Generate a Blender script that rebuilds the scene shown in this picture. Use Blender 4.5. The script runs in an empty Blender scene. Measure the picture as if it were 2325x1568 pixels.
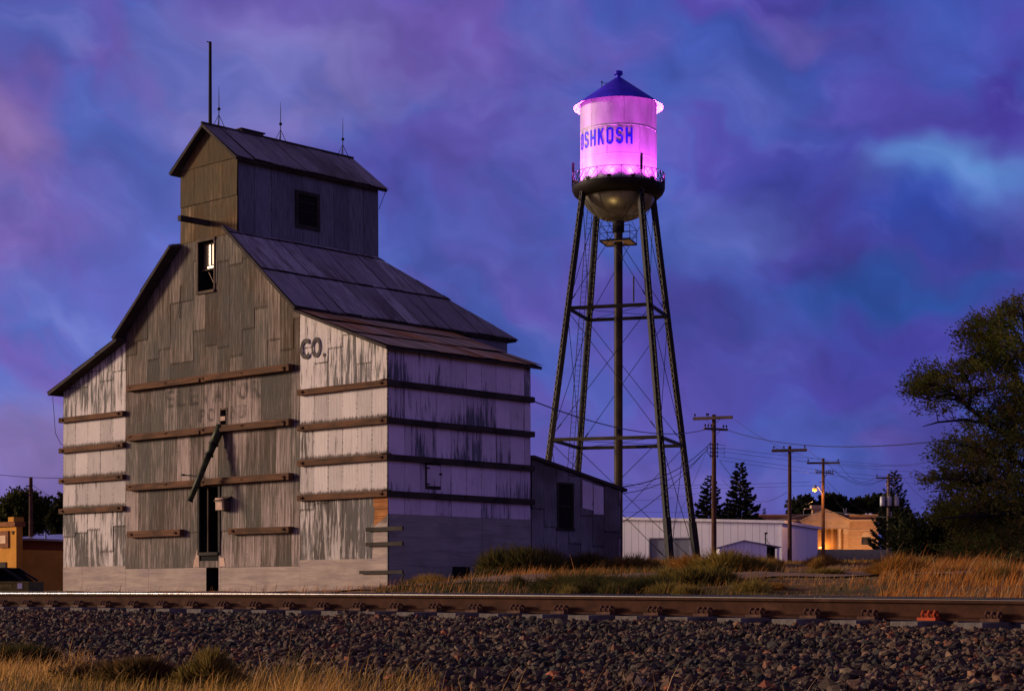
import bpy, math, random
import numpy as np
from mathutils import Vector, Matrix

sc = bpy.context.scene
COL = sc.collection
random.seed(11)
RNG = np.random.default_rng(11)
rad = math.radians
# ------------------------------------------------------------------ camera (eye level is z = 0)
FPX, CXP, HYP = 4093.0, 1162.5, 1343.0          # focal length / centre / horizon of a 2325 px wide view
cam_d = bpy.data.cameras.new('camera')
cam = bpy.data.objects.new('camera', cam_d)
COL.objects.link(cam)
cam_d.sensor_width = 36.0
cam_d.lens = 36.0 * FPX / 2325.0
cam_d.shift_y = (HYP - 784.0) / 2325.0
cam_d.clip_start = 0.1
cam_d.clip_end = 6000
cam.rotation_euler = (rad(90), 0, 0)
sc.camera = cam
sc.view_settings.view_transform = 'Standard'
sc.view_settings.look = 'None'
sc.view_settings.exposure = 0.0
sc.view_settings.gamma = 1.0
sc.cycles.max_bounces = 6
sc.cycles.diffuse_bounces = 2
sc.cycles.glossy_bounces = 3
sc.cycles.transparent_max_bounces = 8
sc.cycles.sample_clamp_indirect = 4.0

# ------------------------------------------------------------------ node helpers
class NT:
    """a few short cuts for wiring shader nodes"""
    def __init__(s, tree):
        s.t = tree
        tree.nodes.clear()
    def put(s, sock, val):
        if isinstance(val, bpy.types.NodeSocket):
            s.t.links.new(val, sock)
        elif val is not None:
            try:
                sock.default_value = val
            except Exception:
                sock.default_value = tuple(val) + (1.0,) if len(val) == 3 else val
    def n(s, typ, ins=None, **props):
        nd = s.t.nodes.new(typ)
        for k, v in props.items():
            setattr(nd, k, v)
        for k, v in (ins or {}).items():
            s.put(nd.inputs[k], v)
        return nd
    def math(s, op, a, b=0.0, c=None, clamp=False):
        nd = s.n('ShaderNodeMath', {0: a, 1: b}, operation=op, use_clamp=clamp)
        if c is not None:
            s.put(nd.inputs[2], c)
        return nd.outputs[0]
    def vmath(s, op, a, b=None):
        nd = s.n('ShaderNodeVectorMath', {0: a}, operation=op)
        if b is not None:
            s.put(nd.inputs[1], b)
        return nd
    def mul(s, v, k):
        return s.vmath('MULTIPLY', v, k).outputs[0]
    def noise(s, vec, scale, detail=3.0, rough=0.55, dist=0.0):
        return s.n('ShaderNodeTexNoise', {'Vector': vec, 'Scale': scale, 'Detail': detail, 'Roughness': rough, 'Distortion': dist}).outputs[0]
    def remap(s, v, a, b, c=0.0, d=1.0, smooth=True):
        return s.n('ShaderNodeMapRange', {0: v, 1: a, 2: b, 3: c, 4: d}, interpolation_type='SMOOTHSTEP' if smooth else 'LINEAR').outputs[0]
    def mix(s, f, a, b, blend='MIX'):
        nd = s.n('ShaderNodeMix', data_type='RGBA', blend_type=blend)
        s.put(nd.inputs[0], f)
        for i, v in ((6, a), (7, b)):
            if not isinstance(v, bpy.types.NodeSocket) and len(v) == 3:
                v = tuple(v) + (1.0,)
            s.put(nd.inputs[i], v)
        return nd.outputs[2]
    def uv(s, name):
        return s.n('ShaderNodeUVMap', uv_map=name).outputs[0]
    def attr(s, name):
        return s.n('ShaderNodeAttribute', attribute_name=name)
    def obj(s):
        return s.n('ShaderNodeTexCoord').outputs['Object']
    def xyz(s, v):
        return s.n('ShaderNodeSeparateXYZ', {0: v}).outputs
    def bump(s, h, strength=0.3, dist=0.02):
        return s.n('ShaderNodeBump', {'Height': h, 'Strength': strength, 'Distance': dist}).outputs[0]

# ------------------------------------------------------------------ sky
def view_dir(x, y):
    v = Vector(((x - CXP) / FPX, 1.0, (HYP - y) / FPX))
    return v.normalized()

def build_world():
    w = bpy.data.worlds.new('World')
    sc.world = w
    w.use_nodes = True
    T = NT(w.node_tree)
    g = T.n('ShaderNodeTexCoord').outputs['Generated']
    X, Y, Z = T.xyz(g)[:3]
    # warp, so that clouds have ragged soft edges
    wn = T.n('ShaderNodeTexNoise', {'Vector': g, 'Scale': 14.0, 'Detail': 3.0, 'Roughness': 0.5}).outputs[1]
    warp = T.vmath('MULTIPLY', T.vmath('SUBTRACT', wn, (0.5, 0.5, 0.5)).outputs[0], (0.085, 0.085, 0.085)).outputs[0]
    gw = T.vmath('ADD', g, warp).outputs[0]
    rot = T.n('ShaderNodeVectorRotate', {'Vector': gw, 'Axis': (0, 1, 0), 'Angle': rad(-24)}).outputs[0]
    n1 = T.noise(T.mul(rot, (9.0, 9.0, 17.0)), 1.0, 4.0, 0.52, 0.15)
    n2 = T.noise(T.mul(rot, (15.0, 15.0, 28.0)), 1.0, 4.0, 0.52, 0.1)
    n3 = T.noise(T.mul(gw, (5.0, 5.0, 9.0)), 1.0, 4.0, 0.55)
    n4 = T.noise(T.mul(rot, (34.0, 34.0, 52.0)), 1.0, 2.0, 0.5)
    # left to right: lavender and pink towards deep blue
    side = T.remap(X, -0.28, 0.26)
    blue = T.mix(side, SKY['blue_l'], SKY['blue_r'])
    purp = T.mix(side, SKY['purp_l'], SKY['purp_r'])
    c = T.mix(T.remap(n1, 0.40, 0.60), blue, purp)
    # lavender band low over the horizon
    low = T.remap(Z, 0.14, 0.0)
    c = T.mix(T.math('MULTIPLY', low, 0.75), c, T.mix(side, SKY['low_l'], SKY['low_r']))
    # single cloud masses and openings
    for (x, y, rx, ry, col, amt) in SKY['blobs']:
        d = view_dir(x, y)
        df = T.vmath('SUBTRACT', gw, tuple(d)).outputs[0]
        sx, sy = FPX / rx, FPX / ry
        ln = T.vmath('LENGTH', T.mul(df, (sx, sx, sy))).outputs['Value']
        m = T.math('MULTIPLY', T.remap(ln, 1.25, 0.2), amt)
        m = T.math('MULTIPLY', m, T.remap(n1, 0.30, 0.52, 0.45, 1.0))
        c = T.mix(m, c, col)
    # mottling: thin pale veils and darker bellies, small and large
    c = T.mix(T.math('MULTIPLY', T.remap(n2, 0.52, 0.74), 0.30), c, T.mix(side, SKY['pale'], (0.115, 0.13, 0.50)))
    lum = T.math('ADD', T.remap(X, -0.28, 0.08, 1.10, 0.88), T.math('ADD', T.math('MULTIPLY', T.math('SUBTRACT', n3, 0.5), 1.5), T.math('ADD', T.math('MULTIPLY', T.math('SUBTRACT', n2, 0.5), 0.9), T.math('MULTIPLY', T.math('SUBTRACT', n4, 0.5), 0.30))))
    lum = T.math('MAXIMUM', lum, 0.45)
    c = T.mix(1.0, c, T.n('ShaderNodeCombineColor', {0: lum, 1: lum, 2: T.math('POWER', lum, 0.75)}).outputs[0], 'MULTIPLY')
    # unseen sky shaped for fill light: dimmed overhead, brightened purple behind the viewer's back
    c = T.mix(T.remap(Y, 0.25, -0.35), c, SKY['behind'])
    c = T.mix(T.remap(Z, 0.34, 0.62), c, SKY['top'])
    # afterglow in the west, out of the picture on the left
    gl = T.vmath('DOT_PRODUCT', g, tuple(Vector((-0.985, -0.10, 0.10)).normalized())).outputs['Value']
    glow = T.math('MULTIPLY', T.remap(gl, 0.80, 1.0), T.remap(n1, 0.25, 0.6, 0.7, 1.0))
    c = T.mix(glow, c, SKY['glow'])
    # the ground half seen by stray rays
    c = T.mix(T.remap(Z, -0.01, -0.06), c, (0.02, 0.017, 0.02))
    nish = T.n('ShaderNodeTexSky', sky_type='NISHITA', sun_disc=False, sun_elevation=SUN_EL, sun_rotation=SUN_ROT)
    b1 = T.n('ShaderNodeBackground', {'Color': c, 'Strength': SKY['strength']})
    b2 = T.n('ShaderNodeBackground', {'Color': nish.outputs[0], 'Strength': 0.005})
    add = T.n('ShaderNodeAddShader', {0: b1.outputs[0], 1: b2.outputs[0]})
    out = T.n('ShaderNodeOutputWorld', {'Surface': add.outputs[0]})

SUN_DIR = Vector((-0.965, 0.17, 0.17)).normalized()     # towards the light
SUN_EL = math.asin(SUN_DIR.z)
SUN_ROT = math.atan2(SUN_DIR.x, SUN_DIR.y)
SKY = dict(
    strength=1.0,
    blue_l=(0.080, 0.120, 0.47), blue_r=(0.045, 0.085, 0.43),
    purp_l=(0.140, 0.088, 0.42), purp_r=(0.072, 0.055, 0.38),
    pale=(0.20, 0.18, 0.48),
    low_l=(0.165, 0.125, 0.41), low_r=(0.070, 0.080, 0.38),
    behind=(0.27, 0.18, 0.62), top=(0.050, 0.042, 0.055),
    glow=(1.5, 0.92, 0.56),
    blobs=[
        (20, 340, 140, 170, (0.27, 0.16, 0.40), 0.85),
        (60, 70, 220, 110, (0.075, 0.11, 0.44), 0.8),
        (50, 540, 260, 170, (0.17, 0.095, 0.38), 0.7),
        (650, 170, 330, 170, (0.195, 0.160, 0.46), 0.9),
        (530, 330, 180, 120, (0.20, 0.165, 0.46), 0.6),
        (1000, 100, 200, 110, (0.165, 0.095, 0.42), 0.7),
        (900, 420, 200, 140, (0.085, 0.075, 0.41), 0.8),
        (1250, 90, 140, 110, (0.115, 0.115, 0.44), 0.7),
        (1130, 330, 200, 130, (0.115, 0.085, 0.41), 0.7),
        (1420, 120, 150, 90, (0.155, 0.085, 0.42), 0.8),
        (1130, 560, 220, 160, (0.085, 0.090, 0.42), 0.8),
        (1680, 120, 130, 70, (0.050, 0.085, 0.43), 0.9),
        (1850, 70, 130, 70, (0.150, 0.115, 0.45), 0.8),
        (1700, 230, 160, 90, (0.090, 0.105, 0.43), 0.7),
        (2060, 100, 150, 120, (0.075, 0.075, 0.42), 0.8),
        (2270, 90, 130, 110, (0.075, 0.060, 0.40), 0.7),
        (2275, 230, 130, 140, (0.045, 0.026, 0.27), 1.0),
        (1950, 260, 160, 90, (0.085, 0.065, 0.40), 0.8),
        (1800, 420, 220, 120, (0.052, 0.058, 0.38), 0.9),
        (2160, 440, 200, 95, (0.100, 0.235, 0.58), 1.0),
        (2290, 450, 130, 70, (0.075, 0.150, 0.50), 0.8),
        (2080, 540, 170, 90, (0.030, 0.070, 0.44), 0.9),
        (2250, 520, 130, 70, (0.080, 0.090, 0.42), 0.7),
        (2000, 690, 330, 60, (0.016, 0.095, 0.42), 0.85),
        (1650, 560, 200, 110, (0.090, 0.125, 0.47), 0.8),
        (1800, 640, 160, 60, (0.070, 0.055, 0.40), 0.7),
        (1980, 790, 260, 90, (0.052, 0.042, 0.36), 0.9),
        (1620, 790, 200, 130, (0.070, 0.060, 0.38), 0.8),
        (1900, 900, 300, 60, (0.060, 0.045, 0.37), 0.7),
        (1800, 1000, 320, 60, (0.055, 0.085, 0.42), 0.7),
        (2030, 1060, 120, 40, (0.115, 0.075, 0.38), 0.6),
        (1600, 1110, 220, 70, (0.120, 0.095, 0.40), 0.7),
        (250, 450, 200, 110, (0.105, 0.105, 0.43), 0.6),
        (300, 620, 200, 100, (0.095, 0.080, 0.40), 0.7),
        (60, 1020, 200, 130, (0.21, 0.145, 0.36), 0.7),
    ])
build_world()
sun_d = bpy.data.lights.new('sun', 'SUN')
sun_d.energy = 4.3
sun_d.angle = rad(10)
sun_d.color = (1.0, 0.76, 0.56)
sun = bpy.data.objects.new('sun', sun_d)
COL.objects.link(sun)
sun.rotation_euler = SUN_DIR.to_track_quat('Z', 'Y').to_euler()

# ------------------------------------------------------------------ materials
def material(name):
    m = bpy.data.materials.new(name)
    m.use_nodes = True
    T = NT(m.node_tree)
    return m, T

def finish(T, color, rough=0.7, metal=0.0, normal=None, emit=None, estr=0.0, spec=0.12, alpha=None):
    p = T.n('ShaderNodeBsdfPrincipled', {'Base Color': color, 'Roughness': rough, 'Metallic': metal})
    if normal is not None:
        T.put(p.inputs['Normal'], normal)
    if emit is not None:
        T.put(p.inputs['Emission Color'], emit)
        T.put(p.inputs['Emission Strength'], estr)
    if spec is not None:
        T.put(p.inputs['Specular IOR Level'], spec)
    if alpha is not None:
        T.put(p.inputs['Alpha'], alpha)
    T.n('ShaderNodeOutputMaterial', {'Surface': p.outputs[0]})

def mat_clad(name, paint, bare, rust, cover, stain=0.5, rusty=0.15, pitch=0.07, wear_period=None, sheet=True, top_rust=None, fine=1.0, soft=0.035, ledge=None):
    """painted sheet metal losing its paint in vertical streaks; UV in metres, Sheet = place within one sheet"""
    m, T = material(name)
    uv = T.uv('UV')
    U, V = T.xyz(uv)[:2]
    tone = T.attr('tone').outputs['Fac']
    s1 = T.noise(T.mul(uv, (5.0 * fine, 0.55, 1.0)), 1.0, 6.0, 0.65, 0.15)
    s2 = T.noise(T.mul(uv, (26.0, 1.6, 1.0)), 1.0, 4.0, 0.6)
    big = T.noise(uv, 0.32, 3.0, 0.5)
    grain = T.noise(T.mul(uv, (60.0, 2.0, 1.0)), 1.0, 3.0, 0.6)
    k = T.math('ADD', T.math('MULTIPLY', s1, 0.75), T.math('MULTIPLY', s2, 0.38))
    k = T.math('ADD', k, T.math('MULTIPLY', big, 0.55))
    k = T.math('ADD', k, T.math('MULTIPLY', tone, 0.16))
    if wear_period:
        z0, per, amp = wear_period
        fr = T.math('FRACT', T.math('DIVIDE', T.math('SUBTRACT', V, z0), per))
        k = T.math('ADD', k, T.math('MULTIPLY', T.remap(fr, 0.0, 0.75, -1.0, 0.6), amp))
    th = 0.96 + (0.5 - cover) * 0.55
    mask = T.remap(k, th - soft, th + soft)
    barec = T.mix(T.remap(s2, 0.3, 0.7), bare, tuple(x * 1.7 for x in bare))
    barec = T.mix(T.math('MULTIPLY', T.remap(big, 0.42, 0.62), rusty * 2.2), barec, rust)
    pv = T.mix(T.remap(grain, 0.25, 0.75), tuple(x * 0.80 for x in paint), paint)
    pv = T.mix(T.math('MULTIPLY', T.remap(T.noise(uv, 0.9, 4.0, 0.6), 0.42, 0.7), 0.4), pv, tuple(x * 0.62 for x in paint))
    c = T.mix(mask, barec, pv)
    c = T.mix(1.0, c, T.n('ShaderNodeCombineColor', {0: T.remap(tone, 0, 1, 0.80, 1.14, False), 1: T.remap(tone, 0, 1, 0.80, 1.14, False), 2: T.remap(tone, 0, 1, 0.80, 1.14, False)}).outputs[0], 'MULTIPLY')
    if sheet:
        su = T.uv('Sheet')
        A, B = T.xyz(su)[:2]
        da = T.math('MINIMUM', A, T.math('SUBTRACT', 1.0, A))
        db = T.math('MINIMUM', B, T.math('SUBTRACT', 1.0, B))
        spots = T.noise(T.mul(uv, (3.0, 14.0, 1.0)), 1.0, 2.0, 0.7)
        ea = T.math('MULTIPLY', T.remap(da, 0.05, 0.0), T.remap(spots, 0.46, 0.62))
        spots2 = T.noise(T.mul(uv, (16.0, 3.0, 1.0)), 1.0, 2.0, 0.7)
        eb = T.math('MULTIPLY', T.remap(db, 0.03, 0.0), T.remap(spots2, 0.35, 0.60))
        e = T.math('MULTIPLY', T.math('MAXIMUM', ea, eb), min(1.0, stain * 1.6))
        c = T.mix(e, c, tuple(x * 0.35 for x in rust))
    if top_rust:
        c = T.mix(T.math('MULTIPLY', T.remap(T.math('ADD', V, T.math('MULTIPLY', big, 3.0)), top_rust[0] + 1.2, top_rust[1] + 1.2), 0.7), c, rust)
    if ledge:
        fl = T.math('FRACT', T.math('DIVIDE', T.math('SUBTRACT', V, ledge[0]), ledge[1]))
        dn = T.noise(T.mul(uv, (11.0, 2.0, 1.0)), 1.0, 4.0, 0.7)
        dm = T.remap(T.math('ADD', fl, T.math('MULTIPLY', T.math('SUBTRACT', dn, 0.5), 0.28)), 0.13, 0.03)
        c = T.mix(T.math('MULTIPLY', dm, 0.85), c, tuple(x * 0.4 for x in rust))
    drip = T.math('MULTIPLY', T.remap(T.noise(T.mul(uv, (9.0, 0.35, 1.0)), 1.0, 4.0, 0.7), 0.60, 0.72), stain)
    c = T.mix(drip, c, tuple(x * 0.5 for x in rust))
    wave = T.math('SINE', T.math('MULTIPLY', U, 2 * math.pi / pitch))
    h = T.math('ADD', T.math('MULTIPLY', wave, 0.35), T.math('MULTIPLY', s1, 0.8))
    nrm = T.bump(h, 0.35, 0.02)
    finish(T, c, 0.8, 0.0, nrm, spec=0.08)
    return m

def mat_wood(name, c1, c2, axis='x', scale=1.0):
    m, T = material(name)
    o = T.obj()
    st = {'x': (0.8, 14, 14), 'y': (14, 0.8, 14), 'z': (14, 14, 0.8)}[axis]
    g = T.noise(T.mul(o, tuple(a * scale for a in st)), 1.0, 5.0, 0.65)
    b = T.noise(o, 0.9, 3.0, 0.6)
    c = T.mix(T.remap(g, 0.3, 0.7), c1, c2)
    c = T.mix(T.math('MULTIPLY', T.remap(b, 0.45, 0.65), 0.6), c, tuple(x * 0.55 for x in c2))
    finish(T, c, 0.85, 0.0, T.bump(g, 0.4, 0.02))
    return m

def mat_plain(name, col, rough=0.7, metal=0.0, var=0.25, scale=3.0, bump=0.15, spec=0.12):
    m, T = material(name)
    o = T.obj()
    n = T.noise(o, scale, 5.0, 0.6)
    f = T.noise(o, scale * 9, 3.0, 0.6)
    c = T.mix(T.remap(n, 0.3, 0.7), tuple(x * (1 - var) for x in col), tuple(min(1, x * (1 + var)) for x in col))
    c = T.mix(T.math('MULTIPLY', T.remap(f, 0.55, 0.75), 0.3), c, tuple(x * 0.5 for x in col))
    finish(T, c, rough, metal, T.bump(f, bump, 0.01), spec=spec)
    return m

def mat_emit(name, col, strength):
    m, T = material(name)
    o = T.obj()
    n = T.noise(o, 6.0, 2.0)
    finish(T, col, 0.4, 0.0, None, T.mix(T.remap(n, 0.2, 0.8), tuple(x * 0.85 for x in col), col), strength)
    return m

def mat_concrete(name, c1, c2, board=0.24):
    """board-marked foundation wall: long horizontal planks' print, cracks and stains"""
    m, T = material(name)
    uv = T.uv('UV')
    U, V = T.xyz(uv)[:2]
    st = T.noise(T.mul(uv, (0.7, 7.0, 1)), 1.0, 5.0, 0.65, 0.4)
    bl = T.noise(uv, 0.8, 4.0, 0.6)
    c = T.mix(T.remap(st, 0.3, 0.7), c1, c2)
    c = T.mix(T.math('MULTIPLY', T.remap(bl, 0.45, 0.68), 0.55), c, tuple(x * 0.6 for x in c1))
    fr = T.math('FRACT', T.math('ADD', T.math('DIVIDE', V, board), T.math('MULTIPLY', T.noise(T.mul(uv, (0.5, 1, 1)), 1.0, 3.0), 0.5)))
    ln = T.math('MULTIPLY', T.remap(fr, 0.06, 0.0), T.remap(T.noise(uv, 1.6, 3.0), 0.35, 0.6))
    c = T.mix(T.math('MULTIPLY', ln, 0.75), c, tuple(x * 0.25 for x in c1))
    pl = T.math('FRACT', T.math('DIVIDE', U, 4.1))
    c = T.mix(T.math('MULTIPLY', T.remap(pl, 0.012, 0.0), 0.6), c, tuple(x * 0.25 for x in c1))
    finish(T, c, 0.9, 0.0, T.bump(st, 0.3, 0.02))
    return m

def mat_brick(name, c1, c2, mortar, w=0.24, h=0.075):
    m, T = material(name)
    uv = T.uv('UV')
    b = T.n('ShaderNodeTexBrick', {'Vector': uv, 'Color1': c1 + (1,), 'Color2': c2 + (1,), 'Mortar': mortar + (1,), 'Scale': 1.0, 'Mortar Size': 0.008, 'Brick Width': w, 'Row Height': h})
    n = T.noise(uv, 0.7, 4.0)
    c = T.mix(T.math('MULTIPLY', T.remap(n, 0.4, 0.7), 0.35), b.outputs[0], tuple(x * 0.5 for x in c1))
    finish(T, c, 0.9)
    return m

def mat_attr(name, attr='col', rough=0.9, dark=0.55, scale=30.0, spec=0.2, trans=0.0):
    """colour stored per stone / blade / leaf (its own colour), broken by fine noise"""
    m, T = material(name)
    a = T.attr(attr).outputs['Color']
    n = T.noise(T.obj(), scale, 4.0, 0.65)
    c = T.mix(T.remap(n, 0.3, 0.7), T.mix(1.0, a, (dark, dark, dark), 'MULTIPLY'), a)
    if trans > 0:
        p = T.n('ShaderNodeBsdfPrincipled', {'Base Color': c, 'Roughness': rough, 'Specular IOR Level': spec})
        t = T.n('ShaderNodeBsdfTranslucent', {'Color': c})
        mx = T.n('ShaderNodeMixShader', {0: trans, 1: p.outputs[0], 2: t.outputs[0]})
        T.n('ShaderNodeOutputMaterial', {'Surface': mx.outputs[0]})
    else:
        finish(T, c, rough, 0.0, T.bump(n, 0.3, 0.01), spec=spec)
    return m

M = {}
PINK = (0.56, 0.50, 0.46)
M['clad_wing'] = mat_clad('painted sheet metal', PINK, (0.085, 0.075, 0.065), (0.10, 0.055, 0.03), 0.90, 0.8, fine=1.4, ledge=(3.08, 1.125))
M['clad_peel'] = mat_clad('peeling painted sheet metal', PINK, (0.085, 0.080, 0.074), (0.09, 0.055, 0.035), 0.50, 0.5, fine=1.3, soft=0.05)
M['clad_low'] = mat_clad('worn sheet metal', (0.36, 0.285, 0.25), (0.066, 0.059, 0.048), (0.08, 0.046, 0.030), 0.44, 0.55, 0.25, fine=2.4, soft=0.15)
M['clad_mid'] = mat_clad('bare sheet metal', (0.27, 0.215, 0.175), (0.058, 0.052, 0.043), (0.070, 0.042, 0.022), 0.40, 0.42, 0.4, fine=2.2, soft=0.16)
M['clad_top'] = mat_clad('bare rusty sheet metal', (0.32, 0.22, 0.13), (0.060, 0.044, 0.023), (0.10, 0.050, 0.016), 0.30, 0.6, 0.5, fine=1.3, soft=0.12)
M['clad_side'] = mat_clad('painted sheet metal in streaks', (0.66, 0.57, 0.64), (0.10, 0.105, 0.12), (0.05, 0.04, 0.035), 0.74, 0.25, 0.1, wear_period=(2.97, 1.13, 0.05), fine=1.6, soft=0.07)
M['clad_cup'] = mat_clad('dull grey sheet metal', (0.40, 0.40, 0.45), (0.105, 0.11, 0.125), (0.06, 0.05, 0.045), 0.10, 0.3, 0.1)
M['clad_shed'] = mat_clad('dark patched sheet metal', (0.66, 0.62, 0.66), (0.15, 0.145, 0.15), (0.06, 0.045, 0.035), 0.06, 0.5, 0.3)
M['roof_main'] = mat_clad('old roof sheets', (0.42, 0.39, 0.41), (0.21, 0.19, 0.205), (0.075, 0.045, 0.028), 0.45, 0.9, 0.25, pitch=0.09)
M['roof_wing'] = mat_clad('rusting roof sheets', (0.60, 0.45, 0.33), (0.34, 0.25, 0.18), (0.56, 0.22, 0.065), 0.35, 0.9, 0.45, pitch=0.09)
M['roof_edge'] = mat_plain('weathered roof boards', (0.045, 0.036, 0.032), 0.9)
M['batten'] = mat_wood('brown beam timber', (0.15, 0.066, 0.032), (0.060, 0.033, 0.017), 'x')
M['batten_dark'] = mat_wood('dark beam timber', (0.055, 0.045, 0.036), (0.03, 0.026, 0.02), 'y')
M['raw_wood'] = mat_wood('bare orange boards', (0.42, 0.17, 0.05), (0.26, 0.10, 0.035), 'x')
M['old_wood'] = mat_wood('grey brown timber', (0.13, 0.09, 0.06), (0.07, 0.05, 0.035), 'z')
M['concrete'] = mat_concrete('board marked concrete', (0.40, 0.32, 0.26), (0.25, 0.20, 0.18))
M['concrete_side'] = mat_concrete('smooth grey concrete', (0.30, 0.29, 0.25), (0.22, 0.22, 0.19), 0.45)
M['void'] = mat_plain('dark interior', (0.012, 0.011, 0.010), 0.95)  # near-black base colour supplies the shade of unlit insides
M['black_iron'] = mat_plain('black painted iron', (0.009, 0.008, 0.0075), 0.55, 0.0, 0.4, 2.0)
M['dark_steel'] = mat_plain('weathered dark steel', (0.017, 0.015, 0.014), 0.6, 0.3, 0.4, 1.5)
M['lattice'] = mat_plain('worn steel lacing', (0.065, 0.055, 0.043), 0.6, 0.2, 0.5, 0.7)
M['spout'] = mat_plain('green painted tube', (0.040, 0.046, 0.022), 0.55, 0.2, 0.5, 3.0)
M['letters'] = mat_plain('faded black sign paint', (0.075, 0.062, 0.055), 0.8, 0, 0.5, 5.0)
M['tan'] = mat_plain('tan board', (0.48, 0.33, 0.24), 0.8)
M['rust'] = mat_plain('rusty steel', (0.085, 0.042, 0.028), 0.8, 0.0, 0.4, 6.0)

# ------------------------------------------------------------------ geometry helpers
class MB:
    """collects boxes, bars, tubes and polygons and links them as ONE mesh object"""
    def __init__(s):
        s.v, s.f, s.mi, s.uv = [], [], [], []
        s.cur = 0
    def add(s, vs, fs, uvs=None):
        o = len(s.v)
        s.v += [tuple(p) for p in vs]
        for i, f in enumerate(fs):
            s.f.append([o + k for k in f])
            s.mi.append(s.cur)
            s.uv.append(uvs[i] if uvs else None)
        return s
    def poly(s, pts, uv=None):
        return s.add(pts, [list(range(len(pts)))], [uv] if uv else None)
    def box(s, c, d, ax=None):
        c = Vector(c)
        ax = ax or (Vector((1, 0, 0)), Vector((0, 1, 0)), Vector((0, 0, 1)))
        vs = []
        for k in range(8):
            p = c.copy()
            for i in range(3):
                p = p + Vector(ax[i]) * (d[i] * (0.5 if k >> i & 1 else -0.5))
            vs.append(p)
        return s.add(vs, [[0, 2, 3, 1], [4, 5, 7, 6], [0, 1, 5, 4], [2, 6, 7, 3], [0, 4, 6, 2], [1, 3, 7, 5]])
    def span(s, a, b):
        return s.box([(a[i] + b[i]) / 2 for i in range(3)], [abs(b[i] - a[i]) for i in range(3)])
    def bar(s, p, q, w, h, up=(0, 0, 1)):
        p, q = Vector(p), Vector(q)
        z = (q - p)
        L = z.length
        z = z / L
        x = Vector(up).cross(z)
        if x.length < 1e-4:
            x = Vector((1, 0, 0)).cross(z)
        x.normalize()
        y = z.cross(x)
        return s.box((p + q) / 2, (w, h, L), (x, y, z))
    def tube(s, pts, r, n=8, r1=None, caps=True):
        pts = [Vector(p) for p in pts]
        m = len(pts)
        rs = [r + ((r1 if r1 is not None else r) - r) * i / max(1, m - 1) for i in range(m)] if not isinstance(r, (list, tuple)) else list(r)
        vs, fs = [], []
        ref = None
        for i, p in enumerate(pts):
            t = (pts[min(i + 1, m - 1)] - pts[max(i - 1, 0)]).normalized()
            if ref is None:
                ref = Vector((0, 0, 1)).cross(t)
                if ref.length < 1e-3:
                    ref = Vector((1, 0, 0))
            ref = (ref - t * ref.dot(t))
            if ref.length < 1e-5:
                ref = Vector((1, 0, 0)).cross(t)
            ref.normalize()
            b = t.cross(ref)
            for k in range(n):
                a = 2 * math.pi * k / n
                vs.append(p + (ref * math.cos(a) + b * math.sin(a)) * rs[i])
        for i in range(m - 1):
            for k in range(n):
                fs.append([i * n + k, i * n + (k + 1) % n, (i + 1) * n + (k + 1) % n, (i + 1) * n + k])
        if caps:
            fs += [list(range(n))[::-1], [(m - 1) * n + k for k in range(n)]]
        return s.add(vs, fs)
    def lathe(s, prof, n=48, c=(0, 0, 0)):
        vs, fs = [], []
        m = len(prof)
        for r, z in prof:
            for k in range(n):
                a = 2 * math.pi * k / n
                vs.append((c[0] + r * math.cos(a), c[1] + r * math.sin(a), c[2] + z))
        for i in range(m - 1):
            for k in range(n):
                fs.append([i * n + k, i * n + (k + 1) % n, (i + 1) * n + (k + 1) % n, (i + 1) * n + k])
        return s.add(vs, fs)
    def slab(s, pts, th):
        pts = [Vector(p) for p in pts]
        nrm = (pts[1] - pts[0]).cross(pts[2] - pts[0]).normalized()
        k = len(pts)
        low = [p - nrm * th for p in pts]
        fs = [list(range(k)), [k + i for i in range(k)][::-1]] + [[i, k + i, k + (i + 1) % k, (i + 1) % k] for i in range(k)]
        return s.add(pts + low, fs)
    def build(s, name, mats, parent=None, smooth=False, loc=None, rz=0.0):
        me = bpy.data.meshes.new(name)
        me.from_pydata(s.v, [], s.f)
        mats = mats if isinstance(mats, (list, tuple)) else [mats]
        for m in mats:
            me.materials.append(m)
        if len(mats) > 1:
            me.polygons.foreach_set('material_index', s.mi)
        lay = me.uv_layers.new(name='UV')
        co = s.v
        for pi, p in enumerate(me.polygons):
            u = s.uv[pi]
            if u is None:
                nx, ny, nz = p.normal
                ax, ay, az = abs(nx), abs(ny), abs(nz)
                for li in p.loop_indices:
                    q = co[me.loops[li].vertex_index]
                    lay.data[li].uv = (q[1], q[2]) if ax >= ay and ax >= az else ((q[0], q[2]) if ay >= az else (q[0], q[1]))
            else:
                for j, li in enumerate(p.loop_indices):
                    lay.data[li].uv = u[j]
        if smooth:
            me.polygons.foreach_set('use_smooth', [True] * len(me.polygons))
        o = bpy.data.objects.new(name, me)
        COL.objects.link(o)
        if parent:
            o.parent = parent
        if loc is not None:
            o.location = loc
        o.rotation_euler[2] = rz
        return o

def thing(name, label, cat, loc=(0, 0, 0), rz=0.0, group=None):
    o = bpy.data.objects.new(name, None)
    COL.objects.link(o)
    o.location = loc
    o.rotation_euler = (0, 0, rz)
    o.empty_display_size = 0.3
    o['label'] = label
    o['category'] = cat
    if group:
        o['group'] = group
    return o

def tag(o, label=None, cat=None, group=None, kind=None):
    for k, v in (('label', label), ('category', cat), ('group', group), ('kind', kind)):
        if v:
            o[k] = v
    return o

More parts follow.
